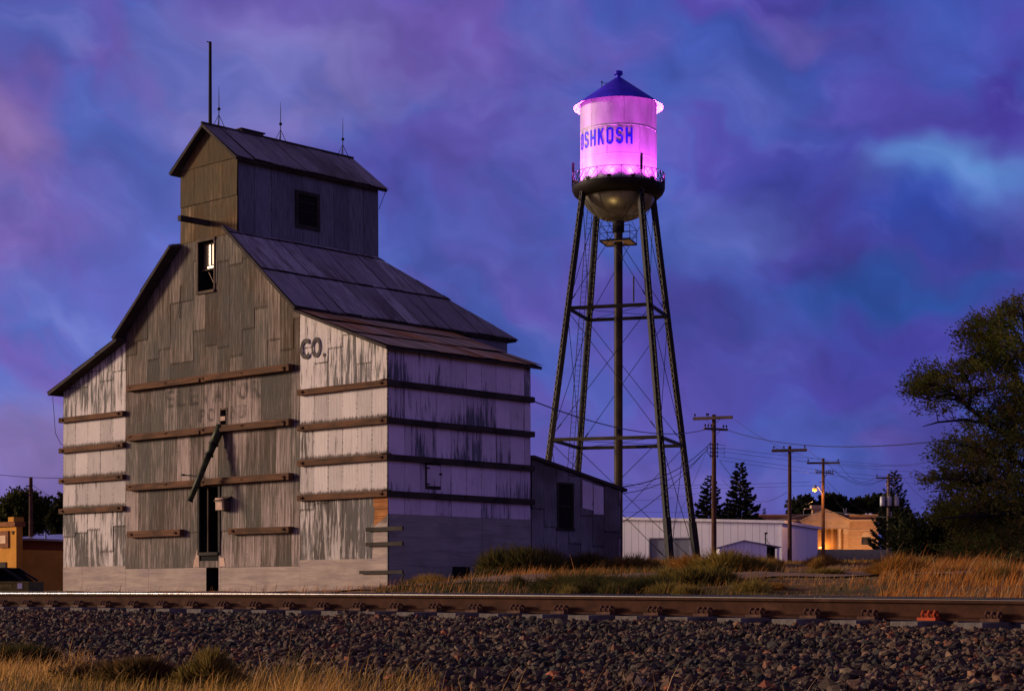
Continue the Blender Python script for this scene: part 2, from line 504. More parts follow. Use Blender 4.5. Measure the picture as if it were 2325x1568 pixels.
def dup(root, loc, rz, label, group=None):
    """a copy of a thing with copies of its parts and sub-parts"""
    r = root.copy()
    COL.objects.link(r)
    r.location = loc
    r.rotation_euler = (0, 0, rz)
    r['label'] = label
    if group:
        r['group'] = group
    for ch in list(root.children):
        c = ch.copy()
        COL.objects.link(c)
        c.parent = r
        for g in list(ch.children):
            d = g.copy()
            COL.objects.link(d)
            d.parent = c
    return r

def raw_mesh(name, verts, faces_n, faces, mats, colors=None, parent=None, smooth=False):
    """numpy mesh: faces all have faces_n corners; colors per vertex"""
    me = bpy.data.meshes.new(name)
    nv, nf = len(verts), len(faces)
    me.vertices.add(nv)
    me.vertices.foreach_set('co', np.asarray(verts, np.float32).ravel())
    me.loops.add(nf * faces_n)
    me.loops.foreach_set('vertex_index', np.asarray(faces, np.int32).ravel())
    me.polygons.add(nf)
    me.polygons.foreach_set('loop_start', np.arange(0, nf * faces_n, faces_n, dtype=np.int32))
    me.update(calc_edges=True)
    if not smooth:
        me.polygons.foreach_set('use_smooth', np.zeros(nf, bool))
    if colors is not None:
        a = me.attributes.new('col', 'FLOAT_COLOR', 'POINT')
        c = np.ones((nv, 4), np.float32)
        c[:, :3] = colors
        a.data.foreach_set('color', c.ravel())
    me.materials.append(mats)
    o = bpy.data.objects.new(name, me)
    COL.objects.link(o)
    if parent:
        o.parent = parent
    return o

def clip(poly, axis, val, keep_less):
    out = []
    n = len(poly)
    for i in range(n):
        a, b = poly[i], poly[(i + 1) % n]
        ia = (a[axis] <= val) == keep_less or a[axis] == val
        ib = (b[axis] <= val) == keep_less or b[axis] == val
        if ia:
            out.append(a)
        if ia != ib:
            t = (val - a[axis]) / (b[axis] - a[axis])
            out.append((a[0] + (b[0] - a[0]) * t, a[1] + (b[1] - a[1]) * t))
    return out if len(out) >= 3 else []

def area(p):
    return 0.5 * abs(sum(p[i][0] * p[(i + 1) % len(p)][1] - p[(i + 1) % len(p)][0] * p[i][1] for i in range(len(p))))

def minus_rect(polys, a0, a1, b0, b1):
    out = []
    for p in polys:
        parts = [clip(p, 0, a0, True), clip(p, 0, a1, False)]
        mid = clip(p, 0, a0, False)
        mid = clip(mid, 0, a1, True) if mid else []
        if mid:
            parts += [clip(mid, 1, b0, True), clip(mid, 1, b1, False)]
        out += [q for q in parts if q and area(q) > 1e-4]
    return out

class Clad:
    """overlapping metal sheets covering flat regions: every sheet is a real, slightly loose plate of one mesh"""
    def __init__(s, seed=1):
        s.r = random.Random(seed)
        s.v, s.f, s.uv, s.sh, s.tone, s.mi = [], [], [], [], [], []
        s.cur = 0
    def add(s, polys, O, eu, ev, nrm, cw=0.65, rh=2.4, push=0.012, gap=0.006, loose=0.010, stagger=True, lift=0.014, lo=0.0, hi=1.0, ragged=0.0):
        O, eu, ev, nrm = Vector(O), Vector(eu), Vector(ev), Vector(nrm)
        amin = min(q[0] for p in polys for q in p); amax = max(q[0] for p in polys for q in p)
        bmin = min(q[1] for p in polys for q in p); bmax = max(q[1] for p in polys for q in p)
        a = amin
        while a < amax - 1e-3:
            a1 = min(a + cw, amax)
            if amax - a1 < cw * 0.3:
                a1 = amax
            rag = s.r.uniform(-.3, 1.0) * ragged
            b = bmin - (s.r.random() * rh * 0.75 if stagger else 0)
            while b < bmax - 1e-3:
                b1 = b + rh * (s.r.uniform(0.7, 1.1) if stagger else 1)
                tn = lo + (hi - lo) * s.r.random()
                base = push + s.r.random() * loose
                tl, tr = s.r.uniform(-.3, 1) * loose, s.r.uniform(-.3, 1) * loose
                for p in polys:
                    q = clip(p, 0, a + gap / 2, False)
                    q = clip(q, 0, a1 - gap / 2, True) if q else q
                    q = clip(q, 1, b + gap / 2, False) if q else q
                    q = clip(q, 1, b1 - gap / 2, True) if q else q
                    if not q or area(q) < 2e-3:
                        continue
                    if ragged:
                        q = [(x, y - rag if y < bmin + .02 else y) for x, y in q]
                    o = len(s.v)
                    uu, ss = [], []
                    for (x, y) in q:
                        fx, fy = (x - a) / cw, (y - b) / (b1 - b)
                        off = base + lift * (1 - fy) + (tl * (1 - fx) + tr * fx) * (1 - fy)
                        s.v.append(O + eu * x + ev * y + nrm * off)
                        uu.append((x, y)); ss.append((fx * cw / (a1 - a), fy))
                    s.f.append(list(range(o, o + len(q))))
                    s.uv.append(uu); s.sh.append(ss); s.tone.append(tn); s.mi.append(s.cur)
                b = b1
            a = a1
        return s
    def build(s, name, mats, parent):
        me = bpy.data.meshes.new(name)
        me.from_pydata(s.v, [], s.f)
        mats = mats if isinstance(mats, (list, tuple)) else [mats]
        for m in mats:
            me.materials.append(m)
        me.polygons.foreach_set('material_index', s.mi)
        l1 = me.uv_layers.new(name='UV')
        l2 = me.uv_layers.new(name='Sheet')
        l1.data.foreach_set('uv', np.array([c for u in s.uv for c in u], np.float32).ravel())
        l2.data.foreach_set('uv', np.array([c for u in s.sh for c in u], np.float32).ravel())
        a = me.attributes.new('tone', 'FLOAT', 'FACE')
        a.data.foreach_set('value', np.array(s.tone, np.float32))
        o = bpy.data.objects.new(name, me)
        COL.objects.link(o)
        o.parent = parent
        return o

def text_mesh(name, body, height, width, mat, parent, M4, offset=0.0, extrude=0.004):
    """lettering as a thin mesh, fitted to width x height, origin at its lower left"""
    cu = bpy.data.curves.new(name, 'FONT')
    cu.body = body
    cu.offset = offset
    cu.resolution_u = 4
    tmp = bpy.data.objects.new(name, cu)
    COL.objects.link(tmp)
    dg = bpy.context.evaluated_depsgraph_get()
    me = bpy.data.meshes.new_from_object(tmp.evaluated_get(dg))
    COL.objects.unlink(tmp)
    bpy.data.objects.remove(tmp)
    n = len(me.vertices)
    co = np.zeros(n * 3, np.float32)
    me.vertices.foreach_get('co', co)
    co = co.reshape(-1, 3)
    mn, mx = co.min(0), co.max(0)
    co[:, 0] = (co[:, 0] - mn[0]) / (mx[0] - mn[0]) * width
    co[:, 1] = (co[:, 1] - mn[1]) / (mx[1] - mn[1]) * height
    me.vertices.foreach_set('co', co.ravel())
    me.materials.clear()
    me.materials.append(mat)
    me.transform(M4)
    o = bpy.data.objects.new(name, me)
    COL.objects.link(o)
    o.parent = parent
    return o

def P(x, y, D):
    """the point D metres in front of the eye that shows at (x, y) of the 2325 px wide photograph"""
    return Vector(((x - CXP) / FPX * D, D, (HYP - y) / FPX * D))

# track frame: s runs along the rails to the right, w across them, away from the eye
K0 = Vector((-6.93, 24.40, 0))
KT = (Vector((4.155, 14.63, 0)) - K0).normalized()
KN = Vector((-KT.y, KT.x, 0))
K_ANG = math.atan2(KT.y, KT.x)
def K(s, w, z=0.0):
    return K0 + KT * s + KN * w + Vector((0, 0, z))
def kco(X, Y):
    d = Vector((X, Y, 0)) - K0
    return d.dot(KT), d.dot(KN)
def rail_z(s):
    s = np.clip(s, -40, 22)
    return -0.005 - 0.0003 * np.maximum(0, s - 1.5) ** 2

# elevator frame: x along its front to the right, y away from the track
E0 = Vector((-3.79, 55.0, 0))
E_ANG = math.atan2(-0.683, 0.73)
ET = Vector((math.cos(E_ANG), math.sin(E_ANG), 0))
EN = Vector((-ET.y, ET.x, 0))

def sm(x, a, b):
    t = np.clip((x - a) / (b - a), 0, 1)
    return t * t * (3 - 2 * t)

V_R = np.array([-400, -19.5, -14, -9, -5, 0, 6, 11, 75, 120, 330, 900, 4000.])
Z_R = np.array([-.5, -.5, -.22, .08, .36, .50, .68, .85, 2.15, 2.9, 7.2, 8.6, 8.6])
V_L = np.array([-400, -19.5, -10, 0, 60, 330, 900, 4000.])
Z_L = np.array([-.5, -.5, -.12, 0.0, .2, 4.0, 9.0, 9.0])
def ground_z(X, Y):
    X = np.asarray(X, float); Y = np.asarray(Y, float)
    s = (X - K0.x) * KT.x + (Y - K0.y) * KT.y
    w = (X - K0.x) * KN.x + (Y - K0.y) * KN.y
    v = (X - E0.x) * EN.x + (Y - E0.y) * EN.y
    zf = sm(X, -6, 1)
    far = np.interp(v, V_L, Z_L) * (1 - zf) + np.interp(v, V_R, Z_R) * zf
    near = np.interp(w, [-200, -12, -6.4, -1.0, 2.6, 4.6, 6.5], [-.52, -.52, -.46, -.29, -.28, -.52, -.5]) + rail_z(s)
    k = sm(w, 4.0, 7.0)
    z = near * (1 - k) + far * k
    lump = 0.05 * np.sin(X * 1.7 + 1.3 * np.sin(Y * 0.9)) * np.sin(Y * 1.3 + np.sin(X * 0.7))
    return z + lump * sm(w, 6, 10)

# ------------------------------------------------------------------ ground and track bed
def build_ground():
    t = np.linspace(-1, 1, 241)
    gx = np.sinh(t * 5.2) / np.sinh(5.2) * 1600
    ty = np.linspace(0, 1, 300)
    gy = np.concatenate([-np.geomspace(400, 6, 14), np.linspace(-4, 62, 150), 62 + np.sinh(ty[1:] * 5) / np.sinh(5) * 2800])
    XX, YY = np.meshgrid(gx, gy)
    ZZ = ground_z(XX, YY)
    w = (XX - K0.x) * KN.x + (YY - K0.y) * KN.y
    ZZ = ZZ - 0.10 * (sm(w, -8, -7) * (1 - sm(w, 4.6, 5.4)))
    v = np.stack([XX, YY, ZZ], -1).reshape(-1, 3)
    nx, ny = len(gx), len(gy)
    i = np.arange(nx * ny).reshape(ny, nx)
    f = np.stack([i[:-1, :-1], i[:-1, 1:], i[1:, 1:], i[1:, :-1]], -1).reshape(-1, 4)
    m, T = material('dry earth and short grass')
    o = T.obj()
    a = T.noise(o, 0.35, 5.0, 0.6)
    b = T.noise(o, 3.0, 5.0, 0.7)
    c = T.mix(T.remap(a, 0.4, 0.62), (0.170, 0.095, 0.038), (0.085, 0.066, 0.022))
    c = T.mix(T.remap(b, 0.45, 0.7), c, (0.22, 0.125, 0.055))
    finish(T, c, 0.95, 0, T.bump(b, 0.6, 0.05))
    ob = raw_mesh('ground', v, 4, f, m, smooth=True)
    tag(ob, kind='structure')
    return ob
build_ground()

def strip(name, pts_w, s0, s1, mat, ds=0.5, lift=0.0):
    """a sheet along the track: pts_w = [(w, z)]"""
    ss = np.arange(s0, s1 + ds, ds)
    v, f = [], []
    m = len(pts_w)
    for s in ss:
        for (w, z) in pts_w:
            p = K(s, w, z + float(rail_z(s)) + lift)
            v.append((p.x, p.y, p.z))
    for i in range(len(ss) - 1):
        for k in range(m - 1):
            f.append([i * m + k, (i + 1) * m + k, (i + 1) * m + k + 1, i * m + k + 1])
    ob = raw_mesh(name, v, 4, f, mat, smooth=True)
    return tag(ob, kind='structure')

def build_ballast():
    m, T = material('crushed stone bed')
    o = T.obj()
    vo = T.n('ShaderNodeTexVoronoi', {'Vector': o, 'Scale': 20.0})
    n = T.noise(o, 6.0, 3.0)
    c = T.mix(T.remap(T.xyz(vo.outputs['Color'])[0], 0, 1), (0.020, 0.014, 0.011), (0.070, 0.046, 0.034))
    finish(T, c, 0.95, 0, T.bump(vo.outputs[0], 0.9, 0.05))
    strip('ballast', [(-7.6, -.60), (-6.4, -.475), (-3.5, -.375), (-1.3, -.285), (-.5, -.262), (2.6, -.268), (4.2, -.50), (5.4, -.62)], -30, 60, m)
build_ballast()

# stones of the ballast shoulder: too many to count, one mesh
def ico():
    t = (1 + 5 ** .5) / 2
    v = np.array([(-1, t, 0), (1, t, 0), (-1, -t, 0), (1, -t, 0), (0, -1, t), (0, 1, t), (0, -1, -t), (0, 1, -t), (t, 0, -1), (t, 0, 1), (-t, 0, -1), (-t, 0, 1)], float)
    v /= np.linalg.norm(v[0])
    f = np.array([(0, 11, 5), (0, 5, 1), (0, 1, 7), (0, 7, 10), (0, 10, 11), (1, 5, 9), (5, 11, 4), (11, 10, 2), (10, 7, 6), (7, 1, 8), (3, 9, 4), (3, 4, 2), (3, 2, 6), (3, 6, 8), (3, 8, 9), (4, 9, 5), (2, 4, 11), (6, 2, 10), (8, 6, 7), (9, 8, 1)])
    return v, f

def rand_rot(n):
    q = RNG.normal(size=(n, 4))
    q /= np.linalg.norm(q, axis=1)[:, None]
    w, x, y, z = q.T
    return np.stack([np.stack([1 - 2 * (y * y + z * z), 2 * (x * y - z * w), 2 * (x * z + y * w)], -1),
                     np.stack([2 * (x * y + z * w), 1 - 2 * (x * x + z * z), 2 * (y * z - x * w)], -1),
                     np.stack([2 * (x * z - y * w), 2 * (y * z + x * w), 1 - 2 * (x * x + y * y)], -1)], 1)

def build_stones():
    n0 = 150000
    s = RNG.uniform(-6, 24, n0)
    w = RNG.uniform(-7.4, -0.10, n0)
    X = K0.x + KT.x * s + KN.x * w
    Y = K0.y + KT.y * s + KN.y * w
    px = X / Y * FPX + CXP
    keep = (px > -260) & (px < 2600) & (Y > 6.2)
    # stones thin out under the dry grass
    edge = -6.25 - 1.2 * sm(s, 13.5, 16.0) + 0.25 * np.sin(s * 1.1)
    keep &= (w > edge - RNG.exponential(0.12, n0))
    s, w, X, Y = s[keep], w[keep], X[keep], Y[keep]
    # none lie on top of the ties
    ph = np.mod(s - 0.20 + .287, .574) - .287
    kk = ~((np.abs(ph) < .15) & (w > -.53 - .05 * np.abs(RNG.normal(size=len(w)))))
    s, w, X, Y = s[kk], w[kk], X[kk], Y[kk]
    # thin to about even spacing
    cell = 0.038
    key = np.floor(s / cell).astype(np.int64) * 100000 + np.floor(w / cell).astype(np.int64)
    _, idx = np.unique(key, return_index=True)
    s, w, X, Y = s[idx], w[idx], X[idx], Y[idx]
    n = len(s)
    bv, bf = ico()
    size = np.minimum(RNG.lognormal(-0.05, 0.46, n) * 0.0235, 0.050)
    sc3 = np.stack([RNG.uniform(0.9, 1.45, n), RNG.uniform(0.7, 1.05, n), RNG.uniform(0.45, 0.85, n)], -1) * size[:, None]
    base = bv[None] * (1 + RNG.uniform(-0.28, 0.22, (n, 12, 1)))
    base = base * sc3[:, None, :]
    # lie mostly flat with a random tilt
    R = rand_rot(n)
    az = RNG.uniform(0, 2 * np.pi, n); tl = RNG.normal(0, 0.45, n); tl2 = RNG.normal(0, 0.45, n)
    ca, sa, ct, st, cu, su = np.cos(az), np.sin(az), np.cos(tl), np.sin(tl), np.cos(tl2), np.sin(tl2)
    Rz = np.zeros((n, 3, 3)); Rz[:, 0, 0] = ca; Rz[:, 0, 1] = -sa; Rz[:, 1, 0] = sa; Rz[:, 1, 1] = ca; Rz[:, 2, 2] = 1
    Rx = np.zeros((n, 3, 3)); Rx[:, 0, 0] = 1; Rx[:, 1, 1] = ct; Rx[:, 1, 2] = -st; Rx[:, 2, 1] = st; Rx[:, 2, 2] = ct
    Ry = np.zeros((n, 3, 3)); Ry[:, 1, 1] = 1; Ry[:, 0, 0] = cu; Ry[:, 0, 2] = su; Ry[:, 2, 0] = -su; Ry[:, 2, 2] = cu
    Rf = Rx @ Ry @ Rz
    loose = RNG.random(n) < 0.25
    Rf[loose] = R[loose]
    v = np.einsum('nij,nkj->nki', Rf, base)
    z = np.interp(w, [-7.6, -6.4, -3.5, -1.3, -.5, 2.6], [-.60, -.475, -.375, -.280, -.256, -.250]) + rail_z(s) + RNG.uniform(-0.012, 0.022, n) + 0.02 * np.sin(s * 3.1) * np.sin(w * 4.3)
    v += np.stack([X, Y, z], -1)[:, None, :]
    f = bf[None] + (np.arange(n) * 12)[:, None, None]
    pal = np.array([.96, .90, .74]) * np.array([(.100, .066, .050), (.066, .047, .038), (.135, .082, .060), (.046, .038, .036), (.170, .108, .078), (.034, .036, .036), (.22, .080, .045), (.17, .128, .100)])
    pw = np.array([.26, .2, .17, .13, .09, .08, .035, .035]); pw /= pw.sum()
    patch = np.sin(s * 1.1 + 1.5 * np.sin(w * .9)) * np.sin(w * 1.6 + .8 * np.sin(s * .7)) + RNG.normal(0, .35, n)
    c = pal[RNG.choice(len(pal), n, p=pw)] * RNG.uniform(0.45, 1.45, (n, 1))
    c = c * np.where(patch[:, None] > .45, np.array([.62, .72, .80]), np.where(patch[:, None] < -.5, np.array([1.15, .98, .88]), np.ones(3)))
    c[RNG.random(n) < .012] *= 1.9
    cols = np.repeat(c, 12, axis=0)
    ob = raw_mesh('gravel', v.reshape(-1, 3), 3, f.reshape(-1, 3), mat_attr('ballast stone', 'col', 0.85, 0.6, 60.0, 0.3), cols)
    return tag(ob, 'brown and grey crushed stones heaped along the near rail', 'gravel', kind='stuff')
build_stones()

# ------------------------------------------------------------------ grain elevator
UP = Vector((0, 0, 1))
def build_elevator():
    ev = thing('grain_elevator', 'tall grain elevator clad in peeling metal sheets with a small cupola on its ridge', 'grain elevator', E0, E_ANG)
    zg = -0.35
    W0, W1, W2, W3 = 0.0, -4.09, -13.66, -17.64       # right wing, main block, left wing along x
    DM, DW = 9.64, 6.42                               # depth of the main block and of the wings
    zk, zc = 9.25, 11.95                              # main eave, foot of the cupola
    C0, C1, CD, zt, zr, ur = -7.30, -10.43, 6.31, 14.50, 15.70, -8.865
    zwe, zwt = 7.45, 8.95                             # wing eave and wing top
    main = [[(W2, zg), (W1, zg), (W1, zk), (C0, zc), (C1, zc), (W2, zk)]]
    cup = [[(C1, zc), (C0, zc), (C0, zt), (ur, zr), (C1, zt)]]
    rw = [[(W1, zg), (W0, zg), (W0, zwe), (W1, zwt)]]
    lw = [[(W3, zg), (W2, zg), (W2, zwt), (W3, zwe)]]
    holes = [(-9.34, -8.30, 1.31, 3.55), (-8.98, -8.30, zg - .01, 0.82), (-9.42, -8.56, 10.2, 11.88), (-8.20, -7.86, 5.60, 6.12)]
    # ---- carcass
    b = MB()
    fm = main
    for h in holes:
        fm = minus_rect(fm, *h)
    for p in fm + cup + rw + lw:
        b.poly([(x, 0, z) for x, z in p])
    for x0, x1, d, zt0 in ((W1, W2, DM, zk),):
        b.poly([(W1, 0, zg), (W1, DM, zg), (W1, DM, zk), (W1, 0, zk)])
        b.poly([(W2, 0, zg), (W2, 0, zk), (W2, DM, zk), (W2, DM, zg)])
        b.poly([(W1, DM, zg), (W2, DM, zg), (W2, DM, zk), (W1, DM, zk)])
    b.poly([(W0, 0, zg), (W0, DW, zg), (W0, DW, zwe), (W0, 0, zwe)])
    b.poly([(W0, DW, zg), (W1, DW, zg), (W1, DW, zwt), (W0, DW, zwe)])
    b.poly([(W3, 0, zg), (W3, 0, zwe), (W3, DW, zwe), (W3, DW, zg)])
    b.poly([(W3, DW, zg), (W3, DW, zwe), (W2, DW, zwt), (W2, DW, zg)])
    b.poly([(C0, 0, zc), (C0, CD, zc), (C0, CD, zt), (C0, 0, zt)])
    b.poly([(C1, 0, zc), (C1, 0, zt), (C1, CD, zt), (C1, CD, zc)])
    b.poly([(C0, CD, zc), (C1, CD, zc), (C1, CD, zt), (ur, CD, zr), (C0, CD, zt)])
    b.build('wall', M['void'], ev)
    # ---- foundation of board marked concrete, showing below the metal
    fb = MB()
    def cpoly(polys, y=-0.035):
        for p in polys:
            fb.poly([(x, y, z) for x, z in p], [q for q in p])
    cpoly(minus_rect([[(W2, zg), (W1, zg), (W1, 0.82), (W2, 0.82)]], *holes[1]), -0.03)
    cpoly([[(W3, zg), (W2, zg), (W2, 0.93), (W3, 0.93)]], -0.034)
    cpoly([[(W1, zg), (W0, zg), (W0, 1.02), (W1, 1.02)]], -0.036)
    cpoly([[(-0.80, 1.02), (W0, 1.02), (W0, 2.30), (-0.80, 2.02)]], -0.028)
    fb.cur = 1
    side_hole = [[(0.0, zg), (DW, zg), (DW, 2.38), (0.0, 2.38)]]
    for p in minus_rect(side_hole, 2.745, 3.54, zg - .01, 0.80):
        fb.poly([(0.036, y, z) for y, z in p], list(p))
    fb.poly([(0.0, -0.036, zg), (0.036, -0.036, zg), (0.036, -0.036, 2.38), (0.0, -0.036, 2.38)])
    fb.cur = 0
    fb.build('foundation', [M['concrete'], M['concrete_side']], ev)
    # ---- metal sheets
    ux, uy, nf, ns = Vector((1, 0, 0)), Vector((0, 1, 0)), Vector((0, -1, 0)), Vector((1, 0, 0))
    c = Clad(3)
    top = [clip(main[0], 1, 7.12, False)]
    low = [clip(clip(main[0], 1, 7.12, True), 1, 0.82, False)]
    for h in (holes[2], (-9.42, -8.56, 10.2, 11.88)):
        top = minus_rect(top, h[0], h[1], h[2], h[3])
    for h in (holes[0], (-9.34, -8.30, 1.05, 1.32), holes[3]):
        low = minus_rect(low, *h)
    c.cur = 1; c.add(top, (0, 0, 0), ux, UP, nf, 0.66, 2.9, 0.012, loose=0.006, gap=0.004)
    c.cur = 0
    for b0, b1 in ((0.82, 2.03), (2.03, 3.70), (3.70, 5.46), (5.46, 7.12)):
        band = [q for q in (clip(clip(p, 1, b0, False), 1, b1, True) if clip(p, 1, b0, False) else [] for p in low) if q]
        c.add(band, (0, 0, 0), ux, UP, nf, 0.76, b1 - b0, 0.012, stagger=False, loose=0.008, gap=0.004)
    c.build('metal_cladding', [M['clad_low'], M['clad_mid']], ev)
    c = Clad(4)
    rwc = clip(rw[0], 1, 1.02, False)
    up = clip(rwc, 1, 3.0, False)
    dn = clip(rwc, 1, 3.0, True)
    dn = [(x if x < -0.8 else (-0.53 if z > 2 else -0.70), z) for x, z in dn]
    for b0, b1 in ((3.0, 4.10), (4.10, 5.22), (5.22, 6.36)):
        c.add([clip(clip(up, 1, b0, False), 1, b1, True)], (0, 0, 0), ux, UP, nf, 0.68, b1 - b0, 0.012, stagger=False, loose=0.008)
    c.cur = 1
    c.add([clip(up, 1, 6.36, False)], (0, 0, 0), ux, UP, nf, 0.68, 1.9, 0.012, loose=0.008, lo=.85)
    c.cur = 0
    c.cur = 1
    c.add([dn], (0, 0, 0), ux, UP, nf, 0.68, 2.8, 0.016, hi=0.5)
    c.build('metal_cladding', [M['clad_wing'], M['clad_peel']], ev)
    c = Clad(5)
    lwc = clip(lw[0], 1, 0.93, False)
    up = clip(lwc, 1, 2.9, False)
    for b0, b1 in ((2.9, 4.10), (4.10, 5.22), (5.22, 6.36)):
        c.add([clip(clip(up, 1, b0, False), 1, b1, True)], (0, 0, 0), ux, UP, nf, 0.80, b1 - b0, 0.012, stagger=False, loose=0.008)
    c.cur = 1
    c.add([clip(up, 1, 6.36, False)], (0, 0, 0), ux, UP, nf, 0.80, 1.9, 0.012, loose=0.008, lo=.85)
    c.cur = 0
    c.cur = 1
    c.add([clip(lwc, 1, 2.9, True)], (0, 0, 0), ux, UP, nf, 0.80, 2.8, 0.012, lo=0.3)
    c.build('metal_cladding', [M['clad_wing'], M['clad_peel']], ev)
    c = Clad(6)
    sd = minus_rect([[(0.0, 2.38), (DW, 2.38), (DW, zwe), (0, zwe)]], 1.58, 2.26, 3.22, 4.0)
    for b0, b1 in ((2.38, 2.99), (2.99, 4.10), (4.10, 5.22), (5.22, 6.36), (6.36, 7.45)):
        band = [q for q in (clip(clip(p, 1, b0, False), 1, b1, True) if clip(p, 1, b0, False) else [] for p in sd) if q]
        c.add(band, (0, 0, 0), uy, UP, ns, 0.68, b1 - b0, 0.012, stagger=False, loose=0.008)
    c.add([[(1.62, 3.30), (2.22, 3.30), (2.22, 3.96), (1.62, 3.96)]], (0.03, 0, 0), uy, UP, ns, 0.9, 2.0, 0.0, stagger=False)
    c.build('metal_cladding', M['clad_side'], ev)
    c = Clad(7)
    c.add([[(DW, 2.0), (DM, 2.0), (DM, zk), (DW, zk)]], (W1, 0, 0), uy, UP, ns, 0.68, 2.4)
    c.build('metal_cladding', M['clad_cup'], ev)
    # ---- cupola
    cu = MB().poly([(C0, 0.0, zc - .02), (C0 + .015, -0.02, zc), (C0 + .015, -0.02, zt), (C0, 0.0, zt)]).build('cupola', M['roof_edge'], ev)
    c = Clad(8)
    c.add(cup, (0, 0, 0), ux, UP, nf, 0.78, 1.25, stagger=False)
    c.build('front_cladding', M['clad_top'], cu)
    c = Clad(9)
    c.add(minus_rect([[(0, zc), (CD, zc), (CD, zt), (0, zt)]], 2.5, 3.46, 12.55, 13.7), (C0, 0, 0), uy, UP, ns, 0.70, 2.7, stagger=False)
    c.build('side_cladding', M['clad_cup'], cu)
    w = MB()
    w.span((C0 + .0, 2.44, 12.48), (C0 + .09, 2.56, 13.76)); w.span((C0, 3.40, 12.48), (C0 + .09, 3.52, 13.76))
    w.span((C0, 2.56, 13.64), (C0 + .09, 3.40, 13.76)); w.span((C0, 2.56, 12.48), (C0 + .09, 3.40, 12.60))
    w.span((C0 + .01, 2.60, 13.36), (C0 + .05, 3.36, 13.41)); w.span((C0 + .01, 2.56, 13.05), (C0 + .045, 3.40, 13.09))
    w.span((C0 - .05, 2.56, 12.60), (C0 - .02, 3.40, 13.64))
    w.build('cupola_window', M['batten_dark'], cu)
    # ---- roofs: board decks with loose sheets on top
    ov = 0.45
    def roof(name, pts, mat, seed, parent, cw=0.7, rh=2.2, th=0.10, lo=0.0, hi=1.0):
        """pts: eave start, eave end, then the upper edge back; sheets run up the slope"""
        pts = [Vector(p) for p in pts]
        deck = MB().slab(pts, th).build(name, M['roof_edge'], parent)
        eu = (pts[1] - pts[0]).normalized()
        nrm = (pts[1] - pts[0]).cross(pts[-1] - pts[0]).normalized()
        evv = nrm.cross(eu)
        poly = [((p - pts[0]).dot(eu), (p - pts[0]).dot(evv)) for p in pts]
        cl = Clad(seed)
        cl.add([poly], pts[0], eu, evv, nrm, cw, rh, 0.008, 0.022, 0.020, False, 0.030, lo, hi, 0.09)
        cl.build('roof_sheets', mat, deck)
        return deck
    ms = (zc - zk) / (C0 - W1) * -1                     # rise per metre on the main slopes
    def mz(x):                                           # main roof height
        u = -x
        return zk + (u + W1) * ms if x > ur else zk + (-W2 - u) * ms
    e_r, e_l = -3.84, -13.91
    bo = 9.92
    roof('roof', [(e_r, -ov, mz(e_r)), (e_r, bo, mz(e_r)), (C0, CD, zc), (C0, -ov + .45, zc), (C0 - .28, -ov, mz(C0 - .28))], M['roof_main'], 21, ev)
    roof('roof', [(e_l, bo, mz(e_l)), (e_l, -ov, mz(e_l)), (C1 - .10, -ov, mz(C1 - .10)), (C1, 0.0, zc), (C1, CD, zc)], M['roof_main'], 22, ev)
    roof('roof', [(e_r, bo, mz(e_r)), (e_l, bo, mz(e_l)), (C1, CD, zc), (C0, CD, zc)], M['roof_main'], 23, ev)
    wsl = (zwt - zwe) / (W0 - W1)
    wz = lambda x: zwe + 0.09 + (-x) * wsl
    roof('roof', [(0.28, -0.32, wz(.28)), (0.28, DW + .30, wz(.28)), (W1 + .02, DW + .30, wz(W1)), (W1 + .02, -0.32, wz(W1))], M['roof_wing'], 24, ev, 0.72, 1.6, 0.09)
    lz = lambda x: zwe + 0.09 + (x - W3) * wsl
    roof('roof', [(W3 - .40, DW + .30, lz(W3 - .4)), (W3 - .40, -ov, lz(W3 - .4)), (W2 - .02, -ov, lz(W2)), (W2 - .02, DW + .30, lz(W2))], M['roof_wing'], 25, ev, 0.72, 1.6, 0.11)
    cs = (zr - zt) / (ur - C0) * -1
    cz = lambda x: zr + .10 - abs(x - ur) * abs(cs)
    roof('roof', [(C0 + .30, -.30, cz(C0 + .30)), (C0 + .30, CD + .20, cz(C0 + .30)), (ur, CD + .20, cz(ur)), (ur, -.30, cz(ur))], M['roof_main'], 26, cu, 0.75, 2.3, 0.09)
    roof('roof', [(C1 - .28, CD + .20, cz(C1 - .28)), (C1 - .28, -.30, cz(C1 - .28)), (ur, -.30, cz(ur)), (ur, CD + .20, cz(ur))], M['roof_main'], 27, cu, 0.75, 2.3, 0.09)
    MB().tube([(ur, -.32, cz(ur) + .02), (ur, CD + .22, cz(ur) + .02)], 0.05, 6).build('ridge_cap', M['roof_edge'], cu)
    MB().span((ur - .25, 1.39, cz(ur) - .1), (ur + .02, 2.34, cz(ur) + .12)).span((ur - .29, 1.33, cz(ur) + .12), (ur + .06, 2.40, cz(ur) + .16)).build('ridge_hatch', M['roof_edge'], cu)
    # ---- mast and lightning rods
    MB().tube([(ur, .05, 15.6), (ur, .05, 18.62)], 0.062, 8, 0.05).box((ur, .0, 18.6), (.02, .2, .03)).build('mast', M['black_iron'], ev)
    for y in (.42, 3.12, 6.03):
        r = MB().tube([(ur, y, 15.75), (ur, y, 16.9)], 0.018, 5, 0.012).tube([(ur, y, 16.85), (ur, y, 17.2)], 0.013, 5, 0.004)
        for a in (0.6, 2.7, 4.8):
            r.tube([(ur + .28 * math.cos(a), y + .28 * math.sin(a), 15.62 if abs(math.cos(a)) > .3 else 15.78), (ur, y, 16.22)], 0.011, 4)
        o = r.build('lightning_rod', M['black_iron'], ev)
        MB().lathe([(0, -.06), (.045, -.04), (.06, 0), (.045, .04), (0, .06)], 10, (ur, y, 16.42)).build('glass_ball', M['dark_steel'], o, True)
